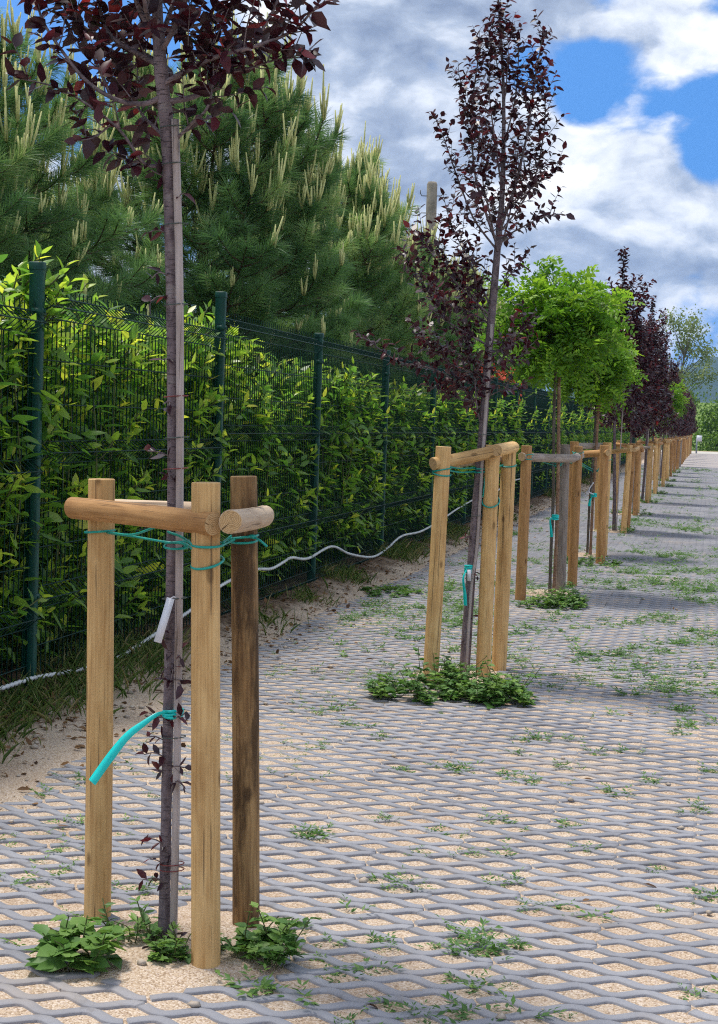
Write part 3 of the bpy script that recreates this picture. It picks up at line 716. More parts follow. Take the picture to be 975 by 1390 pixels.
tie_set(L3, C3, R3, at_y(757, 632, 12.54), 1.12, 1.12, 1.15, 'thin turquoise cord under the grey rail of the third tree', .0035, .047, False)
tie_set(L4, C4, R4, at_y(808, 640, 16.55), 1.0, 1.0, 1.0, 'turquoise cord low on the stakes of the fourth tree', .0045, .05, False)
def tape(tp, pts, w, lab, rad=.026):
    mb = ribbon_obj('r', pts, w, '')
    for k in range(4): mb.tube([np.array(tp) + np.array([math.cos(a) * rad, math.sin(a) * rad, .004 * math.sin(a + k) + .009 * (k - 1.5)]) for a in np.linspace(0, 6.3, 18)], .006, 5, False)
    tag(mb.build('flagging_tape', M['ribbon']), lab, 'ribbon', G_T)
tape(at_y(638, 772, 8.18), [at_y(634, 772, 8.14), at_y(629, 785, 8.12), at_y(631, 805, 8.12), at_y(632, 822, 8.12)], .022, 'turquoise tape knotted on the dark trunk of the second plum tree')
tape(at_y(754, 702, 12.5), [at_y(750, 702, 12.46), at_y(747, 706, 12.45), at_y(748, 718, 12.45), at_y(749, 729, 12.45)], .026, 'turquoise tape hanging from the cane of the third tree')
tape(at_y(806, 672, 16.5), [at_y(804, 674, 16.46), at_y(801, 680, 16.45), at_y(800, 687, 16.45)], .035, 'turquoise tape on the cane of the fourth tree', .03)
mb = MB(); mb.tube(spline([at_y(806, 655, 16.45), at_y(801, 662, 16.44), at_y(800, 668, 16.44), at_y(806, 671, 16.44)], 5), .006, 6)
tag(mb.build('plant_tag', M['white_plastic']), 'white looped plant tag on the cane of the fourth tree', 'tag')
mb = MB(); q_ = at_y(637, 781, 8.14); mb.box(q_, (.022, .004, .06)); tag(mb.build('plant_tag', M['white_plastic']), 'small white plant tag on the second plum trunk beside turquoise tape', 'tag')

# ------------------------------------------------------------------ trees of the row
def add_twigs(B, Lv, pts, dens, tw_len, r, leafL, tint_fn, start=.15, wide=.62, up=.35, radial=1.0):
    """twigs with alternate leaves along one branch polyline"""
    P = np.asarray(pts); d = np.concatenate([[0], np.cumsum(np.linalg.norm(np.diff(P, axis=0), axis=1))])
    tot = d[-1]
    def at(s): return np.array([np.interp(s, d, P[:, k]) for k in range(3)])
    s = tot * start; k = 0; ga = random.random() * 6
    while s < tot:
        p = at(s); t = unit(at(min(tot, s + .02)) - at(max(0, s - .02)))
        a = unit(np.cross(t, [.13, .21, 1.0])); b = np.cross(t, a); ga += 2.4
        rad = a * math.cos(ga) + b * math.sin(ga)
        l = tw_len * random.uniform(.5, 1.25) * (1.0 - .45 * s / tot)
        q = [p, p + (t * .5 + rad * radial * .75 + np.array([0, 0, up])) * l * .5, p + (t * .8 + rad * radial * .9 + np.array([0, 0, up * 1.5])) * l]
        Q = spline(q, 4); B.tube(Q, np.linspace(r, r * .45, len(Q)), 4, False)
        leafy(Lv, Q, leafL, tint_fn, wide)
        s += random.uniform(.6, 1.4) / dens; k += 1
    # leaves straight on the branch end
    tail = np.array([at(x) for x in np.linspace(tot * .45, tot, 12)]); leafy(Lv, tail, leafL, tint_fn, wide)
def leafy(Lv, Q, leafL, tint_fn, wide, gap=.0145):
    d = np.concatenate([[0], np.cumsum(np.linalg.norm(np.diff(Q, axis=0), axis=1))]); tot = d[-1]
    n = max(3, int(tot / gap)); s = np.linspace(tot * .12, tot, n) + rng.normal(0, .004, n)
    s = np.clip(s, 0, tot)
    P = np.stack([np.interp(s, d, Q[:, k]) for k in range(3)], -1)
    P2 = np.stack([np.interp(np.clip(s + .01, 0, tot), d, Q[:, k]) for k in range(3)], -1)
    T = unit(P2 - P + (Q[-1] - Q[0]) * .05)
    ph = np.arange(n) * 2.4 + rng.random() * 6
    a = unit(np.cross(T, np.array([.3, .2, 1.0]))); b = np.cross(T, a)
    rad = a * np.cos(ph)[:, None] + b * np.sin(ph)[:, None]
    D = unit(T * .55 + rad * .85 + np.array([0, 0, -.22]) + rng.normal(0, .25, (n, 3)))
    N = unit(np.array([0, 0, 1.0]) + T * .5 + rng.normal(0, .45, (n, 3)))
    L = leafL * rng.uniform(.6, 1.2, n)
    Lv.add(P, D, N, L, L * wide * rng.uniform(.85, 1.15, n), tint_fn(n))
plum_tint = lambda n: np.clip(rng.beta(1.6, 3.2, n) + (rng.random(n) < .05) * .5, 0, 1)
G_P = 'purple leaved plum trees in the row'; G_R = 'round green robinia trees in the row'

def plum_parts(t, base, trunk_pts, trunk_r, branches, dens, tw, leafL, side_shoots=(), split=False):
    b0 = np.array(base)
    mb = MB(); P = spline(trunk_pts, 7) - b0
    d = np.linspace(0, 1, len(P)); rr = np.interp(d, np.linspace(0, 1, len(trunk_r)), trunk_r)
    rr = rr * (1 + .09 * (rng.random(len(d)) - .4))
    mb.tube(P, rr, 12); mb.build('trunk', M['bark'], t, smooth=True)
    B = MB(); Lv = Leaves()
    for pts, r, dn, ln in branches:
        Q = spline(pts, 6) - b0
        B.tube(Q, np.linspace(r, r * .3, len(Q)), 7)
        add_twigs(B, Lv, Q, dens * dn, tw * ln, .0022, leafL, plum_tint)
        if split: B.build('branch', M['bark'], t, smooth=True); B = MB()
    for pts in side_shoots:
        Q = spline(pts, 5) - b0; B.tube(Q, .0016, 4, False); sl_ = Leaves(); leafy(sl_, Q, leafL * .72, plum_tint, .5, .011)
        so = B.build('side_shoot', M['bark'], t, smooth=True); sl_.build('leaves', M['plum'], so); B = MB()
    if B.v: B.build('branches', M['bark'], t, smooth=True)
    Lv.build('crown', M['plum'], t)

def pxs(Y, *pts): return [at_y(p[0], p[1], Y + (p[2] if len(p) > 2 else 0)) for p in pts]
# --- tree 1
Y1 = TREE_Y[0]; base1 = at_y(222, 1302, Y1); base1[2] = 0
tr1 = [np.array([base1[0], Y1, -.05])] + pxs(Y1, (226, 1100), (230, 900), (234, 700), (234, 500), (231, 300), (227, 180), (219, 100), (214, 20), (213, -120), (216, -300), (219, -440))
t1 = thing('plum_tree', 'nearest purple plum tree, its dark crown cut off by the top of the picture', 'tree', (base1[0], Y1, 0), G_P)
br1 = [
    (pxs(Y1, (222, 130), (195, 141, -.03), (160, 136, -.06), (120, 112, -.08), (85, 70, -.08), (55, 20, -.08), (45, -40, -.06)), .0075, .8, .55),
    (pxs(Y1, (224, 92), (192, 75, .02), (150, 48, .04), (134, 5, .05), (122, -60, .06)), .009, 1.0, .8),
    (pxs(Y1, (152, 134, -.06), (140, 105, -.02), (118, 60, .0), (95, 15, .02), (75, -40, .02)), .005, 1.0, .6),
    (pxs(Y1, (226, 224), (196, 222, -.05), (162, 176, -.08), (110, 136, -.10), (72, 117, -.12), (20, 105, -.15)), .005, .35, .55),
    (pxs(Y1, (150, 170, -.09), (128, 186, -.1), (108, 182, -.11)), .003, 1.5, .5),
    (pxs(Y1, (226, 222), (200, 224, -.03), (185, 216, -.05), (150, 205, -.07)), .003, 1.0, .4),
    (pxs(Y1, (228, 190), (205, 168, .05), (190, 150, .12), (172, 100, .2), (165, 40, .25)), .005, 1.0, .8),
    (pxs(Y1, (222, 115), (255, 95, -.04), (300, 75, -.08), (350, 62, -.1), (400, 40, -.1), (432, 5, -.1)), .008, 1.2, .8),
    (pxs(Y1, (230, 138), (270, 128, .03), (305, 95, .06), (345, 55, .08), (375, 5, .1), (390, -60, .1)), .008, 1.3, .8),
    (pxs(Y1, (300, 100, .05), (340, 92, .0), (380, 80, -.04), (424, 78, -.06)), .004, 1.2, .55),
    (pxs(Y1, (231, 198), (262, 166, -.04), (282, 145, -.06), (290, 100, -.06), (285, 40, -.05)), .005, 1.2, .7),
    (pxs(Y1, (219, 70), (245, 20, -.05), (270, -60, -.08), (290, -180, -.1)), .008, 1.2, 1),
    (pxs(Y1, (219, 60), (188, 10, -.04), (170, -70, -.06), (158, -200, -.08)), .008, 1.2, 1),
    (pxs(Y1, (218, 50), (230, 20, .12), (250, -50, .22), (262, -160, .28)), .008, 1.2, 1),
    (pxs(Y1, (216, 30), (200, 20, -.13), (195, -40, -.22), (200, -150, -.28)), .008, 1.1, 1),
    (pxs(Y1, (214, -60), (245, -130, .05), (275, -220, .1), (290, -330, .1)), .007, 1.2, 1), (pxs(Y1, (214, -80), (180, -150, .06), (150, -240, .1), (140, -330, .1)), .007, 1.2, 1),
    (pxs(Y1, (214, -140), (225, -200, -.1), (240, -300, -.15), (245, -400, -.15)), .006, 1.2, .9), (pxs(Y1, (216, -260), (205, -340, .05), (200, -430, .06)), .005, 1.2, .8),
    (pxs(Y1, (219, 75), (235, 45, .08), (290, 25, .16), (330, -20, .2), (350, -80, .2)), .006, 1.3, .9),
    (pxs(Y1, (219, 85), (175, 62, .1), (120, 40, .18), (85, 5, .22), (60, -50, .22)), .005, 1.0, .8)]
ss1 = [pxs(Y1, (226, 240), (215, 236, -.02), (204, 230, -.03)), pxs(Y1, (228, 318), (214, 312, -.02), (200, 316, -.03)), pxs(Y1, (230, 374), (216, 370, -.02), (206, 378, -.02)),
       pxs(Y1, (230, 405), (216, 402, -.02), (204, 410, -.02)), pxs(Y1, (232, 486), (222, 488, -.02)), pxs(Y1, (233, 622), (218, 614, -.03), (200, 612, -.04)), pxs(Y1, (236, 270), (250, 262, -.02)),
       pxs(Y1, (233, 540), (229, 552, -.03)), pxs(Y1, (233, 640), (229, 650, -.03)),
       pxs(Y1, (231, 850), (222, 862, -.03), (216, 872, -.04)), pxs(Y1, (231, 880), (245, 893, -.03)), pxs(Y1, (231, 900), (222, 912, -.03)), pxs(Y1, (231, 920), (246, 930, -.03)), pxs(Y1, (230, 935), (236, 905, -.035)),
       pxs(Y1, (230, 975), (212, 972, -.03), (203, 968, -.03)), pxs(Y1, (230, 978), (245, 972, -.03), (254, 966, -.03)), pxs(Y1, (229, 1008), (212, 1000, -.02), (203, 1000, -.03)),
       pxs(Y1, (229, 1030), (210, 1022, -.03), (196, 1024, -.03)), pxs(Y1, (229, 1042), (240, 1040, -.03), (250, 1042, -.03)), pxs(Y1, (229, 1050), (215, 1046, -.02)), pxs(Y1, (229, 1066), (243, 1060, -.03), (250, 1068, -.03)),
       pxs(Y1, (228, 1150), (212, 1140, -.03), (198, 1138, -.03)), pxs(Y1, (228, 1176), (214, 1168, -.03), (204, 1166, -.03)), pxs(Y1, (228, 1202), (212, 1192, -.03), (194, 1194, -.03)),
       pxs(Y1, (226, 1290), (212, 1278, -.04), (202, 1286, -.05)), pxs(Y1, (226, 1292), (208, 1296, -.05), (200, 1300, -.06)), pxs(Y1, (228, 1300), (218, 1270, -.05)), pxs(Y1, (232, 1290), (248, 1268, -.04))]
plum_parts(t1, (base1[0], Y1, 0), tr1, [.0160, .0140, .0132, .0132, .0135, .015, .0180, .0172, .014, .010, .006, .002], br1, 27, .16, .051, ss1, True)

# --- tree 2
Y2 = TREE_Y[1]; base2 = at_y(630, 918, Y2); base2[2] = 0
tr2 = [np.array([base2[0], Y2, -.05])] + pxs(Y2, (638, 800), (646, 700), (655, 590), (663, 480), (671, 390), (677, 320), (682, 260), (684, 160), (682, 80), (677, -5))
t2 = thing('plum_tree', 'second purple plum tree with a tall airy crown and a leaning grey trunk', 'tree', (base2[0], Y2, 0), G_P)
br2 = [
    (pxs(Y2, (676, 335), (660, 290, .03), (645, 235, .05), (640, 160, .05), (648, 90, .04), (655, 55, .03)), .008, 1, .7),
    (pxs(Y2, (675, 340), (645, 300, -.05), (628, 260, -.08), (612, 215, -.1), (600, 180, -.1), (590, 158, -.1)), .006, .8, .5),
    (pxs(Y2, (680, 310), (700, 250, -.03), (716, 180, -.05), (726, 110, -.05), (735, 60, -.05), (739, 38, -.05)), .008, 1.1, .7),
    (pxs(Y2, (679, 315), (706, 280, .05), (728, 235, .08), (740, 160, .1), (736, 100, .1)), .006, 1, .7),
    (pxs(Y2, (678, 325), (706, 310, -.08), (735, 295, -.12), (758, 290, -.14)), .005, 1, .7),
    (pxs(Y2, (683, 290), (710, 265, -.1), (742, 240, -.14), (762, 222, -.15)), .005, .9, .6),
    (pxs(Y2, (682, 260), (672, 190, -.1), (664, 120, -.13), (668, 50, -.1)), .006, 1.1, .7),
    (pxs(Y2, (684, 200), (700, 130, .1), (704, 70, .12), (700, 40, .1)), .005, 1, .6),
    (pxs(Y2, (684, 230), (650, 190, .12), (630, 130, .16), (622, 95, .16)), .005, 1, .6),
    (pxs(Y2, (676, 345), (690, 300, .2), (700, 240, .28), (705, 180, .3)), .006, 1, .8), (pxs(Y2, (676, 345), (665, 290, -.2), (655, 240, -.28), (655, 170, -.3)), .006, 1, .8),
    (pxs(Y2, (668, 420), (640, 360, .05), (615, 310, .1), (605, 280, .1)), .006, 1, .8),
    (pxs(Y2, (667, 430), (625, 390, -.08), (590, 350, -.14), (572, 318, -.15)), .006, 1, .8),
    (pxs(Y2, (666, 440), (630, 420, .1), (590, 400, .18), (560, 370, .2), (548, 338, .2)), .006, 1.1, .8),
    (pxs(Y2, (664, 470), (630, 450, -.1), (600, 430, -.16), (580, 395, -.18)), .006, 1.2, .8),
    (pxs(Y2, (662, 500), (620, 480, .12), (585, 470, .18), (560, 440, .2)), .006, 1.1, .7),
    (pxs(Y2, (659, 560), (620, 520, -.02), (585, 500, -.05), (540, 490, -.08), (500, 462, -.1), (488, 458, -.1)), .0055, .9, .42),
    (pxs(Y2, (656, 588), (648, 555, -.03), (645, 520, -.04), (640, 480, -.05), (625, 450, -.05)), .006, .9, .7),
    (pxs(Y2, (660, 520), (640, 505, .12), (620, 515, .2), (606, 535, .22)), .004, 1, .6),
    (pxs(Y2, (662, 510), (625, 500, -.06), (600, 485, -.1), (570, 455, -.1)), .004, 1.2, .7), (pxs(Y2, (666, 440), (640, 400, -.02), (615, 370, -.03), (590, 325, -.03)), .005, 1.1, .7), (pxs(Y2, (660, 540), (635, 545, .1), (600, 530, .16), (575, 520, .18)), .004, 1.0, .5),
    (pxs(Y2, (664, 490), (690, 465, .06), (712, 445, .1), (720, 430, .1)), .005, 1.2, .65), (pxs(Y2, (663, 500), (690, 490, -.1), (712, 480, -.14), (718, 470, -.14)), .005, 1.2, .6),
    (pxs(Y2, (660, 540), (680, 530, -.05), (700, 526, -.1), (712, 522, -.1)), .003, .7, .5),
    (pxs(Y2, (670, 400), (695, 370, -.05), (715, 345, -.06)), .004, .9, .5),
    (pxs(Y2, (684, 150), (690, 80, -.05), (688, 30, -.05)), .004, 1, .5), (pxs(Y2, (683, 130), (672, 70, .05), (668, 25, .04)), .004, 1, .5), (pxs(Y2, (680, 60), (677, 20, 0), (676, -8, 0)), .003, 1.5, .4)]
ss2 = [pxs(Y2, (640, 772), (648, 782, -.03)), pxs(Y2, (644, 725), (636, 730, -.02), (630, 728, -.03)), pxs(Y2, (633, 880), (626, 872, -.02)), pxs(Y2, (636, 840), (643, 836, -.02))]
plum_parts(t2, (base2[0], Y2, 0), tr2, [.028, .026, .0245, .023, .0215, .020, .018, .014, .010, .007, .003], br2, 31, .18, .047, ss2, True)

# --- generic plum variants for the rest of the row
def plum_variant(seed):
    random.seed(seed); t = thing('plum_tree', '', 'tree', (0, 0, 0), G_P)
    H = 3.65; lean = random.uniform(-.05, .08)
    tp = [np.array([lean * z / H + .02 * math.sin(z * 2 + seed), .02 * math.cos(z * 1.7 + seed), z]) for z in np.linspace(-.05, H, 9)]
    tr = spline(tp, 6); br = []
    def tz(z): k = int(np.argmin(abs(tr[:, 2] - z))); return tr[k]
    n = 25
    for k in range(n):
        z = 1.30 + 1.55 * k / n + random.uniform(-.05, .05); az = k * 2.4 + random.uniform(-.3, .3); ln = (1.0 - .64 * (k / n)) * random.uniform(.75, 1.15)
        p = tz(z); o = np.array([math.cos(az), math.sin(az), 0])
        rise = .35 + .9 * k / n
        br.append(([p, p + o * ln * .30 + np.array([0, 0, ln * .22 * rise]), p + o * ln * .52 + np.array([0, 0, ln * .6 * rise + .03]), p + o * ln * .60 + np.array([0, 0, ln * 1.0 * rise + .06])], .007, 1.05, .85))
    br.append(([tz(2.6), tz(3.0), tz(3.3), tz(3.65)], .004, 1.5, .42))
    plum_parts(t, (0, 0, 0), tp, [.026, .024, .022, .02, .017, .013, .009, .006, .002], br, 26, .21, .068)
    return t
def robinia(loc, lab, seed, zc, rx, rz, trunk_top, shift=(0, 0), lean=0.0):
    random.seed(seed); r2 = np.random.default_rng(seed)
    t = thing('robinia_tree', lab, 'tree', loc, G_R)
    mb = MB(); tp = [np.array([0, 0, -.05])] + [np.array([lean * z / 1.75 + .006 * math.sin(z * 4 + seed), 0, z]) for z in np.linspace(.3, trunk_top, 7)]
    P = spline(tp, 6); mb.tube(P, np.linspace(.014, .012, len(P)) * (1 + .07 * np.sin(np.arange(len(P)) * 1.3)), 10)
    mb.build('trunk', M['bark_grey'], t, smooth=True)
    B = MB(); Lv = Leaves(); top = P[-1]
    cen = np.array([shift[0], shift[1], zc])
    for k in range(250):
        d = unit(r2.normal(0, 1, 3) * np.array([1, 1, .8]) + np.array([0, 0, .12])); rad = r2.uniform(.35, 1.0) ** .6
        lump = 1 + .22 * math.sin(d[0] * 5 + seed) * math.cos(d[1] * 4 - seed) + .12 * math.sin(d[2] * 9 + d[0] * 4)
        end = cen + d * np.array([rx, rx, rz]) * rad * lump
        mid = top * .4 + end * .6 + np.array([0, 0, .10])
        Q = spline([top + r2.normal(0, .02, 3), mid, end + np.array([0, 0, -.02])], 6); 
        B.tube(Q, np.linspace(.005, .0018, len(Q)), 4, False)
        # pinnate leaves on the outer half of the shoot
        m_ = 6
        for s in np.linspace(.45, 1.0, m_):
            q = Q[int(s * (len(Q) - 1))]; ax = unit(d * .8 + r2.normal(0, .7, 3) + np.array([0, 0, .1])); ln = r2.uniform(.11, .19)
            npair = 5; sideV = unit(np.cross(ax, r2.normal(0, .5, 3) + np.array([0, 0, 1.0]))); nv = np.cross(sideV, ax)
            if nv[2] < 0: nv = -nv
            ts = np.linspace(.2, 1.0, npair)
            mids = q + ax * (ts * ln)[:, None] + np.array([0, 0, -1.0]) * (ts ** 2 * ln * .35)[:, None]
            tint = np.clip(r2.uniform(.1, .55) + .45 * max(0, rad - .55) * 1.6 + (.25 if d[2] > .3 else 0) * r2.random(), 0, 1)  # crown shading put into the tint: inner leaves darker, top leaves brighter
            for sg in (-1, 1):
                D = unit(sideV * sg + ax * .45 + r2.normal(0, .18, (npair, 3)) + np.array([0, 0, -.1]))
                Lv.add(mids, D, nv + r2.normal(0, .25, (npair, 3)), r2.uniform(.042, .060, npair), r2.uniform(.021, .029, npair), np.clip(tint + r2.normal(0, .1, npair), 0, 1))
    B.build('branches', M['twig_green'], t, smooth=True)
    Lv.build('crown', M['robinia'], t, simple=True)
    return t
g3 = (-1.20, TREE_Y[2], 0); rc3 = at_y(756, 442, TREE_Y[2]); rc4 = at_y(802, 494, TREE_Y[3])
robinia(g3, 'nearer round bright green robinia between the plum trees, on a brown trunk', 5, rc3[2], .55, .50, rc3[2] - .30, (rc3[0] - g3[0] + .0, .0), at_y(759, 512, 12.5)[0] - .03 - g3[0])
g4 = (-1.205, TREE_Y[3], 0)
robinia(g4, 'farther round bright green robinia, partly hidden behind the nearer green crown', 9, rc4[2], .48, .44, rc4[2] - .28, (rc4[0] - g4[0], 0), at_y(813, 541, 16.5)[0] - .03 - g4[0])
protos = [plum_variant(s) for s in (3, 8, 14)]
used = set()
GREEN_IDX = {8}
for i in range(4, len(TREE_Y)):
    Y = TREE_Y[i]
    if i in GREEN_IDX:
        robinia((-1.15, Y, 0), 'single green robinia crown among the distant purple plums', 21, 2.0, .62, .55, 1.75); continue
    k = (i * 2) % 3
    if k not in used: o = protos[k]; used.add(k)
    else: o = copy_tree(protos[k])
    o.location = (-1.17 + random.uniform(-.04, .04), Y, 0); o.rotation_euler = (0, 0, random.uniform(0, 6.28)); s = random.uniform(.90, 1.04) * (1.0 if i < 7 else .92 if i < 12 else .88); o.scale = (s, s, s)
    if i == 4: o.scale = (1.0, 1.0, 1.0)
    o['label'] = 'purple plum tree, %s tree along the row counted from the front' % ORD[i]
for k in range(3):
    if k not in used:
        for ch in list(protos[k].children): bpy.data.objects.remove(ch)
        bpy.data.objects.remove(protos[k])

# --- support poles beside the trunks
G_C = 'thin support poles beside the trunks'
def pole(pts, w, mat, lab, square=False, ties=()):
    b0 = np.array([pts[0][0], pts[0][1], 0]); t = thing('support_pole', lab, 'plant stake', tuple(b0), G_C)
    P = spline(pts, 8) - b0; mb = MB()
    if square: mb.tube(P, w, 4, True, phase=math.pi / 4)
    else: mb.tube(P, w * (1 + .10 * np.sin(np.arange(len(P)) * 1.57)), 8)
    mb.build('pole', mat, t, smooth=not square)
    for c, r, mt in ties:
        mb = MB(); c = np.array(c) - b0
        mb.tube([c + np.array([math.cos(a) * r * 1.15, math.sin(a) * r * .85, .003 * math.cos(a)]) for a in np.linspace(0, 6.284, 20)], .0014, 5, False)
        mb.build('wire_tie', mt, t, smooth=True)
sp = [np.array([base1[0] + .030, Y1 - .012, -.05])] + pxs(Y1 - .014, (241, 1000), (244, 700), (244, 400), (238, 162))
pole(sp, .0108, M['slat'], 'pale grey square slat tied to the nearest plum trunk', True,
     [(at_y(x, y, Y1 - .003), .027, M[m_]) for x, y, m_ in [(234, 173, 'wire'), (236, 223, 'wire'), (238, 305, 'wire'), (239, 414, 'wire'), (240, 594, 'wire'), (239, 636, 'wire_red'), (239, 538, 'wire_red'),
                                                     (237, 812, 'wire'), (234, 1172, 'wire_red'), (234, 1180, 'wire_red'), (236, 1000, 'wire')]])
sp = [np.array([base2[0] + .018, Y2 - .02, .55])] + pxs(Y2 - .022, (648, 740), (656, 610), (662, 520), (668, 440))
sp[0] = at_y(640, 800, Y2 - .02)
pole([np.array([sp[0][0] - .01, Y2 - .02, .0])] + sp, .011, M['slat'], 'pale slat tied to the leaning trunk of the second plum tree', True,
     [(at_y(x, y, Y2 - .01), .034, M['wire']) for x, y in [(656, 590), (650, 700), (641, 785)]])
pole([np.array([-1.165, 12.50, -.05])] + pxs(12.50, (756, 720), (758, 620), (759, 512)), .0145, M['cane'], 'brown cane tied to the nearer green robinia', False)
pole([np.array([-1.17, 16.52, -.05])] + pxs(16.50, (805, 680), (809, 620), (813, 541)), .015, M['cane'], 'brown cane tied to the farther green robinia', False)
for i in range(4, 12):
    Y = TREE_Y[i]; x = -1.12 + random.uniform(-.02, .02)
    pole([np.array([x, Y - .04, -.05]), np.array([x + .005, Y - .04, 1.0]), np.array([x + .02, Y - .04, 2.0 + random.uniform(-.1, .2)])], .011, M['slat'], 'pale slat beside the trunk of the %s tree along the row' % ORD[i], True)

# ------------------------------------------------------------------ laurel hedge behind the fence
def laurel_variant(seed, H, bright, w=1.30):
    r2 = np.random.default_rng(seed); random.seed(seed)
    t = thing('laurel_shrub', '', 'shrub', (0, 0, 0), 'cherry laurel shrubs behind the fence')
    B = MB(); Lv = Leaves()
    def shoot(p0, p1, bend, gap, L0, young, t0=.0):
        Q = spline([p0, (p0 + p1) / 2 + bend, p1], 6); B.tube(Q, np.linspace(.007, .0025, len(Q)), 5, False)
        d = np.concatenate([[0], np.cumsum(np.linalg.norm(np.diff(Q, axis=0), axis=1))]); tot = d[-1]
        s = np.arange(tot * t0 + .03, tot, gap) + r2.normal(0, .006); s = s[s < tot]; n = len(s)
        if n == 0: return
        P = np.stack([np.interp(s, d, Q[:, k]) for k in range(3)], -1); T = unit(Q[-1] - Q[-3])
        ph = np.arange(n) * 2.4 + r2.random() * 6
        a = unit(np.cross(T, [.3, .2, .9])); b = np.cross(T, a); rad = a * np.cos(ph)[:, None] + b * np.sin(ph)[:, None]
        rem = (tot - s); yg = np.clip(1 - rem / .16, 0, 1) * young
        D = unit(T * (.25 + 1.0 * yg)[:, None] + rad * .9 + np.array([0, 0, -.12]) + r2.normal(0, .22, (n, 3)))
        N = unit(T + np.array([0, 0, .8]) + r2.normal(0, .35, (n, 3)))
        L = L0 * r2.uniform(.75, 1.2, n) * (1 - .35 * yg)
        Lv.add(P, D, N, L, L * r2.uniform(.40, .48, n), np.clip(r2.beta(1.6, 3, n) * .66 + yg * r2.uniform(.35, .8, n), 0, 1))
    for k in range(95):
        x = r2.uniform(-.34, .34); y = r2.uniform(-w / 2, w / 2)
        h = (H + .22 * (fbm(y * 2.3, x * 2 + seed, seed) - .5)) * r2.uniform(.72, 1.0)
        p0 = np.array([x * .6, y * .8, .02]); p1 = np.array([x + r2.normal(0, .05), y + r2.normal(0, .07), h])
        shoot(p0, p1, np.array([x * .35, r2.normal(0, .06), 0]), .044, .116, 1.0 if r2.random() < bright else .35)
    for k in range(190):                                   # side shoots breaking towards the light of the road side
        y = r2.uniform(-w / 2, w / 2); z = r2.uniform(.30, H * .97)
        p0 = np.array([r2.uniform(.05, .25), y, z - .12]); p1 = p0 + np.array([r2.uniform(.10, .26), r2.normal(0, .08), r2.uniform(.08, .24)])
        shoot(p0, p1, np.array([.03, 0, -.02]), .024, .104, 1.0 if r2.random() < bright else .3, .1)
    m_ = 900; P = np.stack([r2.uniform(-.05, .36, m_), r2.uniform(-w / 2, w / 2, m_), r2.uniform(.10, 1, m_) ** .9 * H * .93], -1)
    P[:, 0] += .07 * np.sin(P[:, 1] * 5 + seed) * np.sin(P[:, 2] * 4.2)
    L = .112 * r2.uniform(.75, 1.2, m_)
    Lv.add(P, np.stack([r2.uniform(.2, 1.0, m_), r2.normal(0, .75, m_), r2.normal(-.05, .5, m_)], -1), np.stack([r2.uniform(.3, 1.1, m_), r2.normal(0, .4, m_), r2.uniform(.3, 1.1, m_)], -1), L, L * r2.uniform(.40, .50, m_), np.clip((.30 if bright > .7 else .22) + .42 * r2.beta(1.6, 2.2, m_) + (r2.random(m_) < .06 + .5 * (bright > .7) * sstep(.55, 1.0, P[:, 2] / H)) * r2.uniform(.2, .55, m_), 0, 1))
    B.build('stems', M['twig_green'], t, smooth=True)
    Lv.build('foliage', M['laurel'], t)
    return t
lv = {'a': laurel_variant(31, 1.93, .9), 'b': laurel_variant(32, 1.88, .8), 'c': laurel_variant(33, 1.66, .55), 'd': laurel_variant(34, 1.70, .5)}
seq = [(4.9, 'b'), (6.0, 'a'), (7.1, 'a'), (8.25, 'b'), (9.4, 'b'), (10.55, 'c'), (11.75, 'd'), (12.95, 'c')]
seq += [(14.15 + 1.2 * k, 'dc'[k % 2]) for k in range(38)]
seen = set()
for n_, (y, k) in enumerate(seq):
    o = lv[k] if k not in seen else copy_tree(lv[k])
    if k not in seen: seen.add(k)
    o.location = (FX - .40 + random.uniform(-.03, .02), y, .04)
    o.rotation_euler = (0, 0, 0); sc = random.uniform(.95, 1.06); flip = -1 if n_ % 2 else 1
    o.scale = (sc, sc * flip, sc * random.uniform(.96, 1.04))
    bay = sum(1 for p in POST_Y if p < y); half = 'nearer' if (y - POST_Y[bay - 1]) < (POST_Y[min(bay, len(POST_Y) - 1)] - POST_Y[bay - 1]) / 2 else 'farther'
    o['label'] = 'laurel shrub in the %s half behind fence bay %d from the front%s' % (half, bay, ', yellow tipped' if k in 'ab' else '')

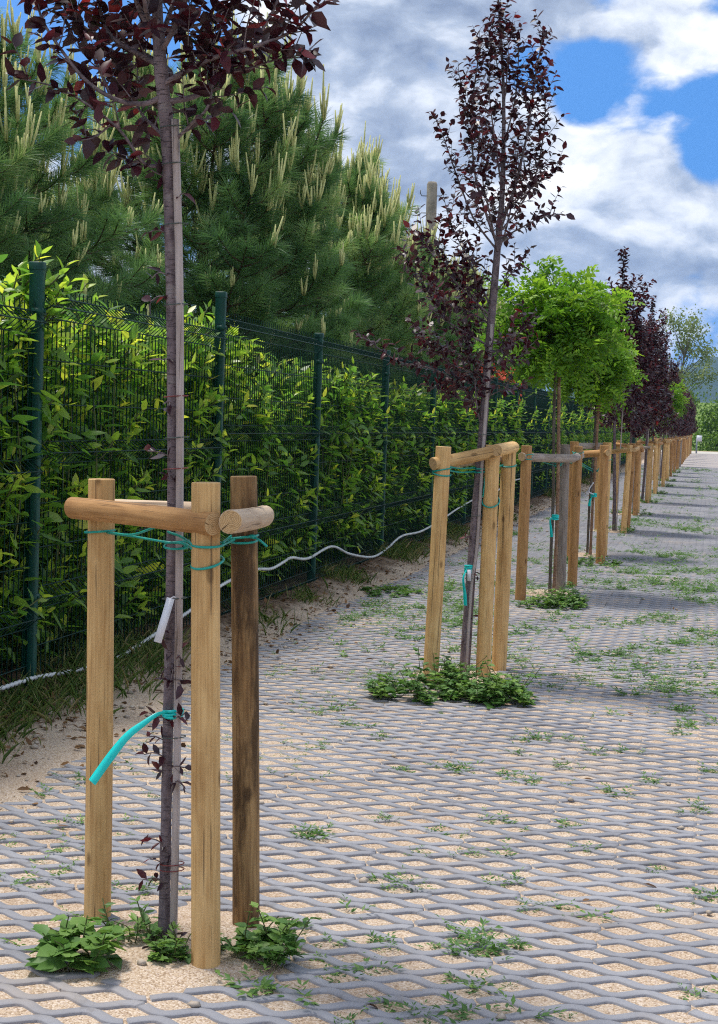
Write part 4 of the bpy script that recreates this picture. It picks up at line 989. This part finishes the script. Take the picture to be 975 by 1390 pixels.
# ------------------------------------------------------------------ pines beyond the hedge
def pine_variant(seed, H, Rm, lab_tint=0.0, candle_len=.24):
    r2 = np.random.default_rng(seed)
    t = thing('pine_tree', '', 'tree', (0, 0, 0), 'long needled pines beyond the hedge')
    mb = MB(); P = spline([np.array([.05 * math.sin(z + seed), .05 * math.cos(z * 1.3), z]) for z in np.linspace(-.05, H - .25, 7)], 5)
    mb.tube(P, np.linspace(.085, .018, len(P)), 10); mb.build('trunk', M['bark_pine'], t, smooth=True)
    B = MB(); nP = []; nD = []; nL = []; nT = []; C = MB()
    def needles(Q, n, l0):
        d = np.concatenate([[0], np.cumsum(np.linalg.norm(np.diff(Q, axis=0), axis=1))]); tot = d[-1]
        s = tot * np.sqrt(r2.uniform(.02, 1, n)); P = np.stack([np.interp(s, d, Q[:, k]) for k in range(3)], -1)
        T = unit(Q[-1] - Q[-2]); a = unit(np.cross(T, [.3, .5, .8])); b = np.cross(T, a); ph = r2.uniform(0, 6.28, n)
        rad = a * np.cos(ph)[:, None] + b * np.sin(ph)[:, None]; w = (s / tot)[:, None]
        nP.append(P); nD.append(unit(T * (.55 + .5 * w * r2.uniform(.3, 1.3, (n, 1))) + rad * .85 + r2.normal(0, .12, (n, 3))))
        nL.append(l0 * r2.uniform(.75, 1.15, n)); nT.append(np.clip(r2.beta(1.3, 1.8) * .95 + .12 * (s / tot - .5) + r2.normal(0, .10, n) + lab_tint, 0, 1))
    def candles(p, T, top):
        n = r2.integers(3, 7)
        for k in range(n):
            l = candle_len * r2.uniform(.5, 1.15) * (1.3 if top else .72) * (1.2 if k == 0 else .8)
            d = unit(np.array([0, 0, 1.0]) + T * .22 + r2.normal(0, .17, 3) * np.array([1, 1, .2]))
            q = p + r2.normal(0, .008, 3)
            C.tube([q, q + d * l * .5 + np.array([0, 0, .0]), q + unit(d + np.array([0, 0, .15])) * l], [.0082, .0096, .0046], 5, True, tint=r2.random())
    zw = np.arange(.45, H - .2, .24)
    for wi, z in enumerate(zw):
        prof = Rm * (1 - ((z - H * .40) / (H * .68)) ** 2) if z > H * .40 else Rm * (.80 + .2 * z / (H * .40))
        nb = 6; az0 = r2.random() * 6
        c0 = P[int(np.argmin(abs(P[:, 2] - z)))]
        for b_ in range(nb):
            az = az0 + b_ * 2 * math.pi / nb + r2.normal(0, .2); ln = max(.35, prof * r2.uniform(.78, 1.12)); o = np.array([math.cos(az), math.sin(az), 0])
            rise = .25 + .55 * z / H
            Q = spline([c0, c0 + o * ln * .4 + np.array([0, 0, ln * .12 * rise]), c0 + o * ln * .8 + np.array([0, 0, ln * .5 * rise]), c0 + o * ln + np.array([0, 0, ln * .5 * rise + .22])], 6)
            B.tube(Q, np.linspace(.020, .006, len(Q)), 6, False)
            needles(Q[int(len(Q) * .55):], 300, .17); T = unit(Q[-1] - Q[-2])
            if r2.random() < (.9 if z > H * .5 else .35): candles(Q[-1], T, z > H * .55)
            nl = int(5 + ln * 4.6)
            for s in range(nl):
                f = .32 + .64 * s / nl; p = Q[int(f * (len(Q) - 1))]; sg = 1 if s % 2 else -1
                sv = np.cross(o, [0, 0, 1]) * sg; l = (.42 - .20 * f) * r2.uniform(.7, 1.3) * (.6 + .4 * ln)
                e = p + (o * .65 + sv * .75 + np.array([0, 0, .30 + r2.normal(0, .15)])) * l + np.array([0, 0, .06])
                S = spline([p, (p + e) / 2 + np.array([0, 0, -.04]), e], 4); B.tube(S, np.linspace(.008, .004, len(S)), 5, False)
                needles(S, 210, .17)
                if r2.random() < (.85 if z > H * .58 else .2): candles(e, unit(S[-1] - S[-2]), z > H * .55)
    e = P[-1] + np.array([0, 0, .25]); S = spline([P[-1], (P[-1] + e) / 2, e], 4); needles(S, 160, .15); candles(e, np.array([0, 0, 1.]), True); candles(e, np.array([0, 0, 1.]), True)
    B.build('branches', M['bark_pine'], t, smooth=True)
    C.build('shoots', M['candle'], t, smooth=True)
    P_ = np.concatenate(nP); D = np.concatenate(nD); L = np.concatenate(nL); T = np.concatenate(nT); n = len(P_)
    S = unit(np.cross(D, r2.normal(0, 1, (n, 3)))); w = .0017
    mid = P_ + D * (L * .55)[:, None]; tip = P_ + D * L[:, None] + np.array([0, 0, -1.0]) * (L * .10)[:, None]
    V = np.stack([P_ - S * w, P_ + S * w, mid - S * w, mid + S * w, tip], 1).reshape(-1, 3); off = (np.arange(n) * 5)[:, None]
    me = fast_mesh('needles', V, np.array([[0, 1, 3, 2]]) + off, np.array([[2, 3, 4]]) + off, False, {'tint': np.repeat(T, 5)})
    link('crown', me, M['needle'], t)
    return t
pv = {'a': pine_variant(51, 4.35, 1.75), 'b': pine_variant(52, 4.0, 1.25), 'c': pine_variant(53, 3.9, 1.15, .18)}
pines = [('a', -5.89, 10.59, .93, 0, 'large dark pine filling the upper left behind the nearest fence bays'),
         ('b', -5.06, 14.99, 1.190, 1.0, 'dark pine with tall pale shoots behind the second and third fence posts'),
         ('c', -5.12, 19.75, 1.190, 0.3, 'lighter green pine with yellow shoots left of the utility pole'),
         ('b', -5.24, 24.51, 1.047, 2.2, 'pine behind the second plum tree, right of the lighter pine'),
         ('c', -5.12, 29.27, 1.071, 3.1, 'pine showing below the nearer green robinia'),
         ('b', -4.93, 32.26, 0.963, 4.0, 'pine farther along, mostly behind the robinia crowns'),
         ('c', -4.82, 36.96, 0.952, 5.0, 'distant pine beyond the fence, hidden by the purple plums'),
         ('a', -6.66, 6.19, 1.130, 2.0, 'pine at the far left edge before the first fence post'),
         ('c', -7.00, 13.90, 0.930, 4.4, 'pine filling the gap between the two large dark pines')]
seen = set()
for k, x, y, s, rz, lab in pines:
    o = pv[k] if k not in seen else copy_tree(pv[k]); seen.add(k)
    o.location = (x, y, 0); o.rotation_euler = (0, 0, rz); o.scale = (s, s, s); o['label'] = lab

# added dark sheet standing in for the shade behind the pines, with posts
t = thing('shade_backing', 'added dark sheet standing in for shade behind the hedge, with grey tube posts', 'fence', (-7.6, 6, 0))
mb = MB()
n = 300; ys = np.linspace(0, 40, n); xo = .02 * np.sin(ys * 2 * math.pi / .27)
V = np.concatenate([np.stack([xo, ys, np.full(n, 0.0)], -1), np.stack([xo, ys, np.full(n, 1.95)], -1), np.stack([xo - .012, ys, np.full(n, 0.0)], -1), np.stack([xo - .012, ys, np.full(n, 1.95)], -1)])
q = [(k, k + 1, n + k + 1, n + k) for k in range(n - 1)] + [(2 * n + k + 1, 2 * n + k, 3 * n + k, 3 * n + k + 1) for k in range(n - 1)] + [(n + k, n + k + 1, 3 * n + k + 1, 3 * n + k) for k in range(n - 1)]
mb.add(V, q); mb.build('sheet', M['sheet'], t, smooth=True)
for k in range(17):
    mb = MB(); mb.tube([(.07, k * 2.45, 0), (.07, k * 2.45, 2.05)], .035, 8); mb.build('post', M['grey_post'], t, smooth=True)

# ------------------------------------------------------------------ utility pole
Yp = 31.0; pb = at_y(582, 400, Yp); pt = at_y(587, 247, Yp)
t = thing('utility_pole', 'old concrete utility pole with one insulator behind the pines', 'utility pole', (pb[0], Yp, 0))
mb = MB(); Q = [np.array([0, 0, -.3]), np.array([0, 0, 2.5]), np.array([pt[0] - pb[0], 0, pt[2] - .05]), np.array([pt[0] - pb[0], 0, pt[2]])]
mb.tube(Q, [.125, .115, .105, .085], 14); mb.build('pole', M['concrete'], t, smooth=True)
top = Q[-1]
for dz, sg, ins in ((-.28, -1, False), (-.28, 1, False), (-.62, -1, True)):
    a = top + np.array([sg * .09, 0, dz]); b = a + np.array([sg * .11, -.02, .0])
    mb = MB(); mb.tube([a, b, b + np.array([sg * .03, 0, .05 if not ins else -.04]), b + np.array([sg * .03 - (.1 if ins else 0), 0, .12 if not ins else .0])], .010, 6); br = mb.build('bracket', M['steel'], t, smooth=True)
    if ins:
        c = b + np.array([-.09, 0, .0]); mb = MB(); mb.tube([c, c + np.array([0, 0, .03]), c + np.array([0, 0, .035]), c + np.array([0, 0, .10]), c + np.array([0, 0, .11]), c + np.array([0, 0, .15])], [.03, .055, .04, .06, .035, .02], 10)
        mb.build('insulator', M['ceramic'], t, smooth=True)

# ------------------------------------------------------------------ far end: sign, bushes, poplar
sg_ = gnd(946, 612); sY = 96.5; sx = at_y(946, 600, sY)[0]
t = thing('post_sign', 'small white plate on a short grey post at the far end of the row', 'sign', (sx, sY, 0))
mb = MB(); mb.tube([(0, 0, -.1), (0, 0, .95)], .05, 8); mb.build('post', M['grey_post'], t, smooth=True)
mb = MB(); mb.box((.14, -.06, .92), (.32, .03, .36)); mb.build('plate', M['white_plastic'], t)
def crown_tree(name, loc, H, W, lab, cat, mat, seed, n=2600, trunk=.12, zlow=.25, leaf=.22, loose=False, group=None):
    r2 = np.random.default_rng(seed); t = thing(name, lab, cat, loc, group)
    mb = MB(); P = spline([np.array([.15 * math.sin(z), .1 * math.cos(z), z]) for z in np.linspace(-.2, H * .75, 6)], 5); mb.tube(P, np.linspace(trunk, trunk * .3, len(P)), 8)
    Lv = Leaves(); K = 26 if not loose else 34
    for k in range(K):
        d = unit(r2.normal(0, 1, 3)); z = H * (zlow + (1 - zlow) * r2.uniform(.05, .97)); f = math.sqrt(max(.06, 1 - ((z / H - .5) / .56) ** 2))
        az = r2.uniform(0, 6.28); rr = W * f * r2.uniform(.25, 1.0)
        c = np.array([math.cos(az) * rr, math.sin(az) * rr, z]); base = P[int(np.argmin(abs(P[:, 2] - z * .72)))]
        Q = spline([base, (base + c) / 2 + np.array([0, 0, -.1]), c], 4); mb.tube(Q, np.linspace(trunk * .25, .012, len(Q)), 5, False)
        m_ = n // K; s = W * (.34 if not loose else .22) * r2.uniform(.7, 1.2)
        pts = c + r2.normal(0, 1, (m_, 3)) * np.array([s, s, s * (.8 if not loose else 1.1)]) * .75
        pts[:, 2] = np.maximum(pts[:, 2], .05)
        Lv.add(pts, r2.normal(0, 1, (m_, 3)) + np.array([0, 0, -.2]), r2.normal(0, .7, (m_, 3)) + np.array([0, 0, .8]), leaf * r2.uniform(.6, 1.2, m_), leaf * .6 * r2.uniform(.7, 1.2, m_), np.clip(r2.random() * .5 + r2.uniform(0, .5, m_), 0, 1))
    mb.build('trunk', M['bark_grey'], t, smooth=True); Lv.build('crown', mat, t, simple=True); return t
pp = at_y(922, 600, 122)
crown_tree('poplar_tree', (pp[0], 122, 0), 10.2, 2.6, 'pale green loose crowned tree rising behind the end of the row', 'tree', M['poplar'], 5, 3600, .16, .3, .26, True)
bush_specs = [(-6.2, 117, 6.0, 2.6), (-2.6, 119, 4.0, 2.2), (.6, 116, 3.7, 2.0), (3.6, 118, 4.4, 2.4), (8.0, 119, 6.6, 3.0), (13.5, 118, 6.0, 3.2), (19.5, 120, 7.2, 3.6), (26, 119, 6.4, 3.4), (-11, 118, 6.5, 3.0)]
bl_ = ['bushy tree behind the plum row, left of the small white sign', 'bushy tree directly behind the small white sign', 'bright green bushy tree at the right edge of the far lawn', 'taller bushy tree just beyond the right picture edge',
       'bushy tree, second beyond the right picture edge', 'bushy tree, third beyond the right picture edge', 'bushy tree, fourth beyond the right picture edge', 'bushy tree, fifth beyond the right picture edge', 'bushy tree farthest left across the end of the row']
for k, (x, y, H, W) in enumerate(bush_specs):
    crown_tree('broadleaf_tree', (x, y, 0), H, W, bl_[k], 'tree', M['bush'], 70 + k, 3600, .12, .0, .24, False, 'green trees across the end of the paving')
hb = Leaves(); r2 = np.random.default_rng(4); n = 5200
P = np.stack([r2.uniform(-9, 12, n), r2.uniform(109.5, 111.5, n), r2.uniform(.0, 1.0, n) ** .8 * 1.15], -1); P[:, 2] *= .7 + .6 * fbm(P[:, 0] * .8, 0, 4)
hb.add(P, r2.normal(0, 1, (n, 3)), r2.normal(0, .6, (n, 3)) + np.array([0, 0, 1]), .2, .12, np.clip(r2.random(n) * .7, 0, 1))
tag(hb.build('undergrowth', M['bush'], simple=True), kind='stuff')
# coral blossoms over the fence, beyond the second plum
cb = at_y(735, 520, 19.0)
t = thing('flowering_shrub', 'shrub with coral red blossoms peeping over the fence by the robinia', 'shrub', (FX - .35, 24.0, 0))
mb = MB(); Lp = Leaves(); Lg_ = Leaves(); c = np.array([0, 0, 0.])
for k in range(16):
    e = np.array([r2.uniform(-.15, .3), r2.uniform(-.6, .6), r2.uniform(1.7, 2.25)]); Q = spline([np.array([0, e[1] * .5, 0]), e * .6, e], 4); mb.tube(Q, .006, 5, False)
    m_ = 26; Lp.add(e + r2.normal(0, .05, (m_, 3)), r2.normal(0, 1, (m_, 3)), r2.normal(0, 1, (m_, 3)), .06, .045, .5)
    Lg_.add(Q[2:-1].repeat(9, 0) + r2.normal(0, .05, (len(Q[2:-1]) * 9, 3)), r2.normal(0, 1, (len(Q[2:-1]) * 9, 3)), (0, 0, 1), .08, .035, .35)
mb.build('stems', M['twig_green'], t); Lp.build('blossom', M['petal'], t, simple=True); Lg_.build('foliage', M['laurel'], t, simple=True)

# ------------------------------------------------------------------ weeds, grass, litter
def weed_clump(loc, rad, h, n, lab, seed, leaf=.055, broad=.6, lobed=True):
    r2 = np.random.default_rng(seed); t = thing('weed_clump', lab, 'weeds', loc, 'leafy weed clumps at the feet of the trees')
    Lv = Leaves(); mb = MB()
    for k in range(n):
        a = r2.uniform(0, 6.28); rr = math.sqrt(r2.random()); c = np.array([math.cos(a) * rr * rad[0], math.sin(a) * rr * rad[1], -.005]); hh = h * r2.uniform(.3, 1.0) * (1.2 - .6 * rr) * (1.6 if r2.random() < .18 else 1)
        e = c + np.array([r2.normal(0, .4) * hh, r2.normal(0, .4) * hh, hh]); Q = spline([c, (c + e) / 2 + r2.normal(0, .01, 3), e], 4); mb.tube(Q, .0017, 4, False)
        m_ = r2.integers(7, 13); s = r2.uniform(.15, 1, m_); P = c + (e - c) * s[:, None]; ph = np.arange(m_) * 2.4
        D = np.stack([np.cos(ph), np.sin(ph), r2.uniform(-.1, .55, m_)], -1); L = leaf * r2.uniform(.55, 1.2, m_) * (1.15 - .5 * s)
        N = np.array([0, 0, 1.0]) + r2.normal(0, .3, (m_, 3)); tn = np.clip(r2.uniform(.1, .8) + .3 * s + r2.normal(0, .08, m_), 0, 1)
        Lv.add(P, D, N, L, L * broad, tn)
        if lobed:
            for sg in (-1, 1):
                Dn = unit(D); sd = np.stack([-Dn[:, 1], Dn[:, 0], np.zeros(m_)], -1) * sg
                Lv.add(P + Dn * (L * .28)[:, None], Dn * .75 + sd * .8, N, L * .55, L * .3, tn)
    mb.build('stems', M['twig_green'], t); Lv.build('foliage', M['weed'], t); return t
p = gnd(128, 1290)
weed_clump((p[0] + .01, p[1] - .10, 0), (.075, .06), .16, 9, 'large leaved green weed at the foot of the nearest left stake', 3, .085, .72)
p = gnd(190, 1275); weed_clump((p[0], p[1], 0), (.10, .06), .09, 14, 'thin weeds between the nearest left stake and trunk', 4, .05, .35, False)
p = gnd(370, 1292); weed_clump((p[0], p[1] - .03, 0), (.13, .09), .13, 17, 'leafy weeds at the foot of the dark brown stake', 5, .055, .6)
p = gnd(255, 1306); weed_clump((p[0], p[1], 0), (.10, .07), .10, 10, 'low weeds at the foot of the nearest trunk', 6, .045, .5)
p = gnd(560, 945); weed_clump((p[0], p[1], 0), (.21, .22), .17, 38, 'weed clump left of the stake at the second plum tree', 7, .062, .6)
p = gnd(668, 950); weed_clump((p[0], p[1], 0), (.20, .20), .16, 72, 'dense dark weed clump in front of the second plum tree stakes', 8, .062, .62)
p = gnd(612, 930); weed_clump((p[0], p[1], 0), (.09, .14), .21, 26, 'taller weeds between the stake and trunk of the second plum', 9, .058, .6)
p = gnd(766, 822); weed_clump((p[0], p[1], 0), (.16, .3), .15, 46, 'weed clump at the foot of the nearer green robinia', 10, .06, .6)
p = gnd(720, 822); weed_clump((p[0], p[1], 0), (.10, .2), .09, 16, 'small weeds by the left stake of the nearer green robinia', 11, .05, .5)
p = gnd(800, 765); weed_clump((p[0], p[1], 0), (.30, .4), .10, 40, 'low weeds at the foot of the farther green robinia', 12, .05, .5)
for i in range(4, 12):
    weed_clump((-1.12, TREE_Y[i] - .1, 0), (.34, .4), .11, 34, 'low weeds at the foot of the %s tree along the row' % ORD[i], 20 + i, .055, .5, False)
p = gnd(530, 805); weed_clump((p[0], p[1], 0), (.22, .35), .06, 34, 'flat weed patch at the edge of the sand below the fence', 40, .06, .5)

def scatter_weeds():
    r2 = np.random.default_rng(77); Lv = Leaves()
    def tuft(P, size, nl, tint, flat=.35):
        n = len(P); size = np.broadcast_to(size, (n,)); ns = max(2, nl // 2)
        for k in range(ns):
            a = r2.uniform(0, 6.28, n); el = r2.uniform(.05, flat + .75, n) * r2.uniform(.3, 1, n); ln = size * r2.uniform(.6, 1.5, n)
            D0 = unit(np.stack([np.cos(a), np.sin(a), el], -1)); sd = np.stack([-np.sin(a), np.cos(a), np.zeros(n)], -1)
            for q, f in enumerate((.25, .45, .62, .80, .95, 1.0)):
                sg = 1 if q % 2 else -1
                D = D0 * (.7 if q < 5 else 1.2) + sd * sg * (.8 if q < 5 else 0) + r2.normal(0, .15, (n, 3)); L = size * r2.uniform(.30, .55, n) * (1.15 - .35 * f)
                Lv.add(P + D0 * (ln * f)[:, None] * .9, D, np.array([0, 0, 1.0]) + r2.normal(0, .35, (n, 3)), L, L * r2.uniform(.26, .42, n), np.clip(tint + .15 * f + r2.normal(0, .14, n), 0, 1))
    # scattered plants whose number rises with distance from the first tree, clustered
    N = 42000; X = r2.uniform(-2.35, 2.8, N); Y = 2.9 + (58 - 2.9) * r2.random(N) ** 1.25
    dn = fbm(X * 1.6, Y * 1.1, 12) ; dn2 = fbm(X * .5, Y * .35, 15)
    keep = r2.random(N) < np.clip((dn - .42) * 2.4, .03, 1) * np.clip(.62 + (Y - 3) * .09, .15, 1) * (1 - .72 * sstep(12, 20, Y)) * np.clip((dn2 - .28) * 2.8, .15, 1) * np.where(X < -1.6, .75, 1)
    X, Y = X[keep], Y[keep]
    # move each plant to the middle of the nearest gravel cell
    ky = np.round(Y / .0725 - .5); par = np.where(ky % 2 == 0, .5, 0.0)
    gx = (np.round(X / .163 - par) + par) * .163; gy = (ky + .5) * .0725
    P = np.stack([gx + r2.normal(0, .022, len(X)), gy + r2.normal(0, .014, len(X)), np.full(len(X), -.010)], -1)
    sz = np.clip(.044 + .0016 * Y, .045, .08) * r2.uniform(.4, 1.35, len(X))
    tuft(P, sz, 10, r2.uniform(.15, .7, len(X)))
    big = r2.random(len(X)) < .16
    for _ in range(3):
        Pb = P[big] + r2.normal(0, .03, (big.sum(), 3)) * np.array([1.5, .8, 0]); tuft(Pb, sz[big] * 1.15, 8, r2.uniform(.15, .6, big.sum()), .2)
    # hand placed plants near the camera
    spots = [(430, 1135, .07), (418, 1130, .05), (560, 1205, .05), (545, 1195, .05), (508, 1280, .05), (660, 1286, .06), (640, 1290, .07), (625, 1288, .06), (690, 1195, .05), (630, 1045, .06), (615, 1040, .05), (690, 1052, .06),
             (735, 1002, .06), (725, 1005, .06), (710, 1022, .05), (760, 1040, .05), (545, 1045, .045), (700, 1280, .04), (750, 1228, .04), (720, 1235, .035), (770, 1120, .05), (680, 1115, .05), (800, 1150, .04), (845, 1078, .06), (850, 1020, .05),
             (500, 985, .05), (515, 1000, .05), (470, 985, .05), (160, 1210, .05), (200, 1205, .05), (215, 1082, .035), (720, 1060, .05), (595, 1130, .04), (570, 1160, .035), (640, 1160, .04), (925, 965, .07), (912, 962, .06), (780, 1005, .05), (805, 1020, .05), (880, 1060, .05), (965, 1045, .06), (950, 1100, .05), (900, 1180, .04), (960, 1215, .05), (520, 1110, .04)]
    Q = np.array([np.append(gnd(x, y)[:2], -.008) for x, y, s in spots]); S = np.array([s for _, _, s in spots])
    tuft(Q, S, 14, .35); tuft(Q + r2.normal(0, .03, Q.shape) * np.array([1.5, .8, 0]), S * .8, 10, .5)
    tuft(Q + r2.normal(0, .04, Q.shape) * np.array([1.5, .8, 0]), S * .6, 8, .5)
    # seedlings close to the sand edge
    E = 900; Y = 4 + 30 * r2.random(E) ** 1.3; X = sand_edge(Y) + r2.uniform(.05, .8, E); P = np.stack([X, Y, np.full(E, -.005)], -1)
    k = fbm(X * 2, Y * 1.2, 31) > .5; tuft(P[k], .035 * r2.uniform(.5, 1.4, k.sum()), 6, .55, .6)
    tag(Lv.build('paving_weeds', M['weed'], simple=True), kind='stuff')
scatter_weeds()

def fence_grass():
    r2 = np.random.default_rng(88); Lv = Leaves()
    N = 24000; Y = 4 + 46 * r2.random(N) ** 1.5; X = FX + r2.normal(.10, .13, N)
    k = (fbm(Y * 1.3, X, 41) > .60 - .22 * (Y < 7.6) - .06 * (Y > 16)) & (X > FX - .4); X, Y = X[k], Y[k]; n = len(X); Z = gz(X, Y)
    a = r2.uniform(0, 6.28, n); lean = r2.uniform(.25, 1.1, n)
    D = np.stack([np.cos(a) * lean, np.sin(a) * lean, np.ones(n)], -1); L = r2.uniform(.05, .17, n)
    Lv.add(np.stack([X, Y, Z - .01], -1), D, np.stack([np.cos(a), np.sin(a), np.zeros(n)], -1) * -1.0, L, .0036, np.clip(r2.beta(1.4, 1.6, n), 0, 1))
    tag(Lv.build('fence_grass', M['grass']), kind='stuff')
    Lv = Leaves(); N = 5200; Y = 4 + 40 * r2.random(N) ** 1.5; X = FX + .12 + r2.normal(0, .26, N); k = X > FX - .5; X, Y = X[k], Y[k]; n = len(X)
    Lv.add(np.stack([X, Y, gz(X, Y) + .008], -1), np.stack([r2.normal(0, 1, n), r2.normal(0, 1, n), r2.normal(0, .25, n)], -1), np.array([0, 0, 1.0]) + r2.normal(0, .4, (n, 3)), r2.uniform(.02, .06, n), r2.uniform(.01, .03, n), r2.random(n))
    X2 = r2.uniform(-2.3, .3, 40); Y2_ = r2.uniform(3.4, 14, 40)
    Lv.add(np.stack([X2, Y2_, np.full(40, .006)], -1), r2.normal(0, 1, (40, 3)) * np.array([1, 1, .15]), np.array([0, 0, 1.0]) + r2.normal(0, .3, (40, 3)), r2.uniform(.02, .05, 40), .015, r2.random(40) * .6)
    tag(Lv.build('leaf_litter', M['dry']), kind='stuff')
fence_grass()
def pebbles():
    r2 = np.random.default_rng(99); n = 1500; Y = 3.3 + 22 * r2.random(n) ** 1.4; X = np.where(r2.random(n) < .75, FX + .2 + np.abs(r2.normal(0, .38, n)), r2.uniform(-2.4, .6, n))
    O = np.array([(1, 0, 0), (-1, 0, 0), (0, 1, 0), (0, -1, 0), (0, 0, 1), (0, 0, -1), (.65, .65, .45), (-.65, .6, .4), (.6, -.65, .45), (-.6, -.65, .5)], float)
    F = np.array([(6, 0, 2), (6, 2, 4), (6, 4, 0), (7, 2, 1), (7, 4, 2), (7, 1, 4), (8, 3, 0), (8, 4, 3), (8, 0, 4), (9, 1, 3), (9, 4, 1), (9, 3, 4), (0, 5, 2), (2, 5, 1), (1, 5, 3), (3, 5, 0)])
    sz = .004 + .016 * r2.random(n) ** 4; V = O[None] * sz[:, None, None] * r2.uniform(.6, 1.2, (n, 10, 3)) * np.array([1, 1, .65])
    a = r2.uniform(0, 6.28, n); c, s_ = np.cos(a)[:, None], np.sin(a)[:, None]; V = np.stack([V[..., 0] * c - V[..., 1] * s_, V[..., 0] * s_ + V[..., 1] * c, V[..., 2]], -1)
    V = V + np.stack([X, Y, np.maximum(gz(X, Y), -.002) + sz * .25], -1)[:, None]
    me = fast_mesh('pebbles', V.reshape(-1, 3), None, (F[None] + (np.arange(n) * 10)[:, None, None]).reshape(-1, 3), False)
    tag(link('pebbles', me, plain_mat('pebble_stone', (.50, .42, .34), .9, .2, .25, 35)), kind='stuff')
pebbles()

# ------------------------------------------------------------------ air
def build_haze():
    mb = MB(); mb.box((0, 1600, 126), (10600, 7600, 272))
    mt, nt = new_mat('haze_air'); g = NG(nt)
    v = g.n('ShaderNodeVolumePrincipled', {'Color': (.30, .56, 1.0, 1), 'Density': 1.3e-4, 'Anisotropy': .2})
    g.n('ShaderNodeOutputMaterial', {'Volume': v.outputs[0]})
    tag(mb.build('haze', mt), kind='stuff')
build_haze()
